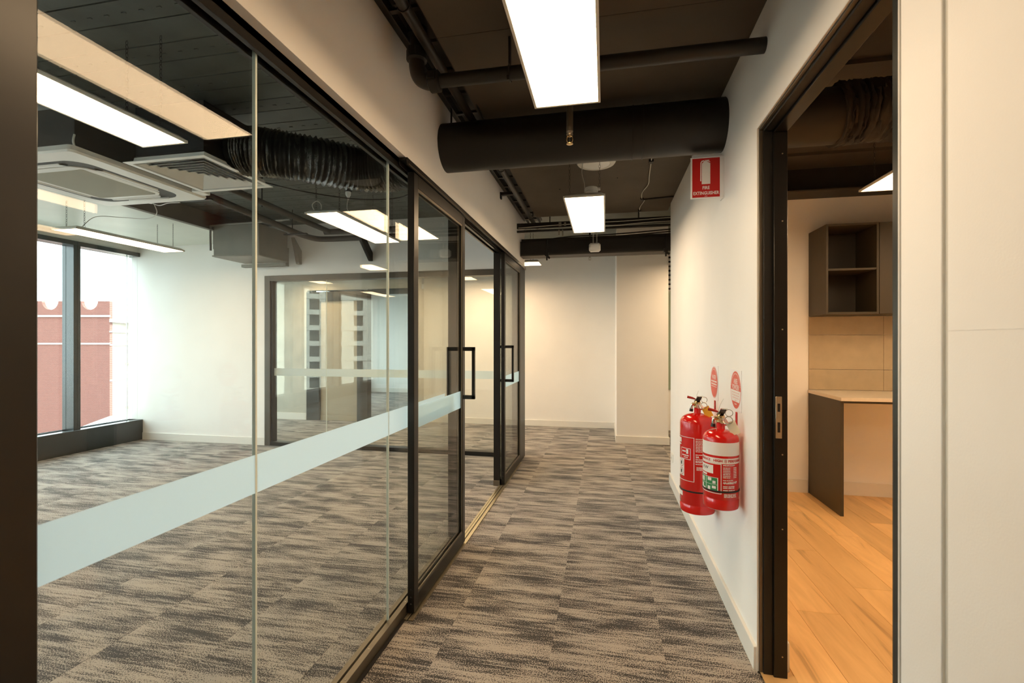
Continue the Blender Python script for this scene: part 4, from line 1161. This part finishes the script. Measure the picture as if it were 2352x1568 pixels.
# ================================================================ KITCHENETTE
cb = thing('wall_cabinet', 'dark olive brown open shelf wall cabinet in the kitchenette', 'cabinet', (2.5, 4.62, 1.63))
x0, x1, ya, yb, za, zb = 1.848, 2.248, 4.44, 4.788, 1.632, 2.40
T = .018
part('side_panel', MB().box(x0, x0 + T, ya, yb, za, zb), M['cab'], cb, bevel=.001)
part('side_panel', MB().box(x1 - T, x1, ya, yb, za, zb), M['cab'], cb, bevel=.001)
part('top_panel', MB().box(x0 + T, x1 - T, ya, yb, zb - T, zb), M['cab'], cb, bevel=.001)
part('bottom_panel', MB().box(x0 + T, x1 - T, ya, yb, za, za + T), M['cab'], cb, bevel=.001)
part('shelf', MB().box(x0 + T, x1 - T, ya + .004, yb - .01, 2.003, 2.021), M['cab'], cb, bevel=.001)
part('back_panel', MB().box(x0 + T, x1 - T, yb - .01, yb, za + T, zb - T), M['cabin'], cb)
c2_ = thing('wall_cabinet', 'dark olive brown closed door wall cabinet beside the open shelf', 'cabinet', (2.6, 4.62, 1.63))
part('carcass', MB().box(2.25, 3.05, 4.46, 4.788, 1.632, 2.40), M['cab'], c2_)
part('door', MB().box(2.2515, 2.6485, 4.44, 4.459, 1.634, 2.398), M['cab'], c2_, bevel=.001)
part('door', MB().box(2.6515, 3.0485, 4.44, 4.459, 1.634, 2.398), M['cab'], c2_, bevel=.001)
bt = thing('kitchen_bench', 'kitchenette bench with cream top and dark end panel', 'bench', (2.6, 4.48, 0))
part('benchtop', MB().box(1.842, 3.6, 4.165, 4.788, .925, .955), M['bench'], bt, bevel=.002)
part('end_panel', MB().box(1.846, 1.870, 4.185, 4.788, .002, .924), M['cab'], bt, 'dark olive brown end panel', .001)
part('end_panel', MB().box(3.57, 3.594, 4.185, 4.788, .002, .924), M['cab'], bt, bevel=.001)
part('front_rail', MB().box(1.871, 3.569, 4.20, 4.22, .905, .924), M['cab'], bt)
for i in range(3):
    for za_, zb_ in ((.9575, 1.143), (1.146, 1.458), (1.461, 1.629)):
        xa = 1.846 + i * .61
        part('tile', MB().box(xa + .001, xa + .609, 4.780, 4.7895, za_, zb_), M['tile'], wk, bevel=.0008)

# ================================================================ OUTSIDE
FW = Vector((-ST, CT, 0)); RT = Vector((CT, ST, 0))
struct('ground', MB().box(-120, 60, -130, 120, -9.3, -9.0), M['asphalt'], 'pale street level far below the windows', 'ground')
bb = thing('brick_building', 'red brick building with scalloped parapet seen through the street windows', 'building', (FW * 28 - RT * 26 + Vector((0, 0, -9))))
def facade(a, z, d): return tuple(FW * (28 + d) + RT * a + Vector((0, 0, z)))
aR = -24.07; aL = -46.0
cs = []
k = -25.27
while k > aL + 1:
    cs.append(k); k -= 2.37
def top(a):
    for cc in cs:
        if abs(a - cc) < .489: return 3.82 - .52 * math.sqrt(max(0, 1 - ((a - cc) / .489) ** 2))
    return 3.82
av = [aL]
for cc in sorted(cs):
    av += [cc - .4891] + [cc + .488 * math.cos(PI * j / 12) for j in range(12, -1, -1)] + [cc + .4891]
av.append(aR)
q = MB()
for d in (0, .2):
    q.add([(a, d, -9) for a in av] + [(a, d, top(a)) for a in av], [(i, i + 1, len(av) + i + 1, len(av) + i) for i in range(len(av) - 1)])
q.add([(a, 0, top(a)) for a in av] + [(a, .2, top(a)) for a in av], [(i, i + 1, len(av) + i + 1, len(av) + i) for i in range(len(av) - 1)])
q.add([(aR, 0, -9), (aR, .2, -9), (aR, .2, 3.82), (aR, 0, 3.82)], [(0, 1, 2, 3)])
org = bb.location.copy(); ORG[bb.name] = tuple(org)
# the brick face is its own local frame so that the courses lie flat on it
me = bpy.data.meshes.new('brick_wall')
me.from_pydata(q.v, [], q.f); me.update(); me.materials.append(M['brick'])
o = bpy.data.objects.new('brick_wall', me); C.objects.link(o); o.parent = bb
o.matrix_local = Matrix.Translation(FW * 28 - org) @ Matrix.Rotation(THETA, 4, 'Z')
def fbox(mb, a0, a1, z0, z1, d0, d1):
    mb.prism([(a0, z0), (a1, z0), (a1, z1), (a0, z1)], facade, d0, d1); return mb
part('string_course', fbox(MB(), aL, aR + .03, 2.86, 2.98, -.08, .02), M['whitestone'], bb)
part('string_course', fbox(MB(), aL, aR + .02, 1.22, 1.32, -.05, .02), M['whitestone'], bb)
part('roof', fbox(MB(), aL, aR - .3, 2.6, 2.7, .35, 14), M['roofsheet'], bb)
DV = (FW * .94 - RT * .34).normalized(); NV = Vector((DV.y, -DV.x, 0)); C0 = FW * 28 + RT * aR
def side(a, z, d): return tuple(C0 + DV * a + NV * d + Vector((0, 0, z)))
def sbox(mb, a0, a1, z0, z1, d0, d1): mb.prism([(a0, z0), (a1, z0), (a1, z1), (a0, z1)], side, d0, d1); return mb
part('side_wall', sbox(MB(), .21, 14, -9, 3.8, -.35, .0), M['cream_stone'], bb, 'sunlit cream side wall')
part('cornice', sbox(sbox(MB(), -.05, 14, 2.55, 2.75, 0, .25), -.05, 14, 1.95, 2.05, 0, .12), M['whitestone'], bb)
part('string_course', sbox(sbox(MB(), 0, 14, 1.15, 1.25, 0, .08), 0, 14, -1.0, -.9, 0, .08), M['whitestone'], bb)
for wa in (2.75, 5.6, 8.4):
    for zb0, h, arch in ((.05, 1.05, True), (-2.75, 1.0, True)):
        fr_ = [(wa - .5, zb0), (wa + .5, zb0), (wa + .5, zb0 + h)] + [(wa + .5 * math.cos(PI * j / 8), zb0 + h + .4 * math.sin(PI * j / 8)) for j in range(1, 8)] + [(wa - .5, zb0 + h)]
        part('window_surround', MB().prism(fr_, side, 0, .10), M['whitestone'], bb)
        wpart = part('window', MB().prism([(wa + (x - wa) * .8, zb0 + .06 + (z_ - zb0) * .88) for x, z_ in fr_], side, .09, .12), M['winglass'], bb)
        g = MB(); sbox(g, wa - .02, wa + .02, zb0 + .1, zb0 + h + .2, .115, .14)
        for zz in (.35, .65, .95): sbox(g, wa - .4, wa + .4, zb0 + zz - .015, zb0 + zz + .015, .115, .14)
        part('glazing_bar', g, M['whitestone'], wpart)
        part('sill', sbox(MB(), wa - .6, wa + .6, zb0 - .12, zb0, 0, .18), M['whitestone'], bb)
sh = thing('shed_roof', 'low pale ribbed metal roof below the left street window', 'roof', (-22, 15, -5))
rr = MB(); A0 = FW * 19 - RT * 21.5
def shp(a, d): return A0 + RT * a + FW * d + Vector((0, 0, -3.55 + .16 * d))
p4 = [shp(0, 0), shp(3.1, 0), shp(3.1, 6), shp(0, 6)]
rr.add([tuple(p) for p in p4] + [tuple(p - Vector((0, 0, .1))) for p in p4], [(0, 1, 2, 3), (7, 6, 5, 4), (0, 4, 5, 1), (1, 5, 6, 2), (2, 6, 7, 3), (3, 7, 4, 0)])
part('roof_sheet', rr, M['roofsheet'], sh)
for k in range(6):
    part('seam', MB().tube([shp(.2 + k * .5, 0), shp(.2 + k * .5, 6)], .035, 5), M['roofsheet'], sh)
part('shed_wall', MB().prism([(0, 0), (3.1, 0), (3.1, 5.8), (0, 5.8)], lambda a, d, z: tuple(A0 + RT * a + FW * d + Vector((0, 0, z))), -9, -3.7), M['whitestone'], sh)

# pale apartment tower seen mirrored in the office glazing
tw = thing('apartment_tower', 'pale apartment tower seen only as a reflection in the office glazing', 'building', (-57, -72, -9))
TN = Vector((.62, .78, 0)).normalized(); TD = Vector((-TN.y, TN.x, 0)); TO = Vector((-57, -69, 0))
def tface(a, z, d): return tuple(TO + TD * a + TN * d + Vector((0, 0, z)))
def tbox(mb, a0, a1, z0, z1, d0, d1): mb.prism([(a0, z0), (a1, z0), (a1, z1), (a0, z1)], tface, d0, d1); return mb
part('core', tbox(MB(), -14, 14, -9, 36, -12, -1.0), M['towerdark'], tw)
for k in range(15):
    z = -8.6 + k * 3.05
    part('slab_band', tbox(MB(), -14, 14, z, z + .95, -1.2, .1), M['tower'], tw)
    for j in range(7):
        a = -13.6 + j * 4.1
        part('wall_panel', tbox(MB(), a, a + 2.3, z + .95, z + 3.05, -1.2, 0), M['tower'], tw)
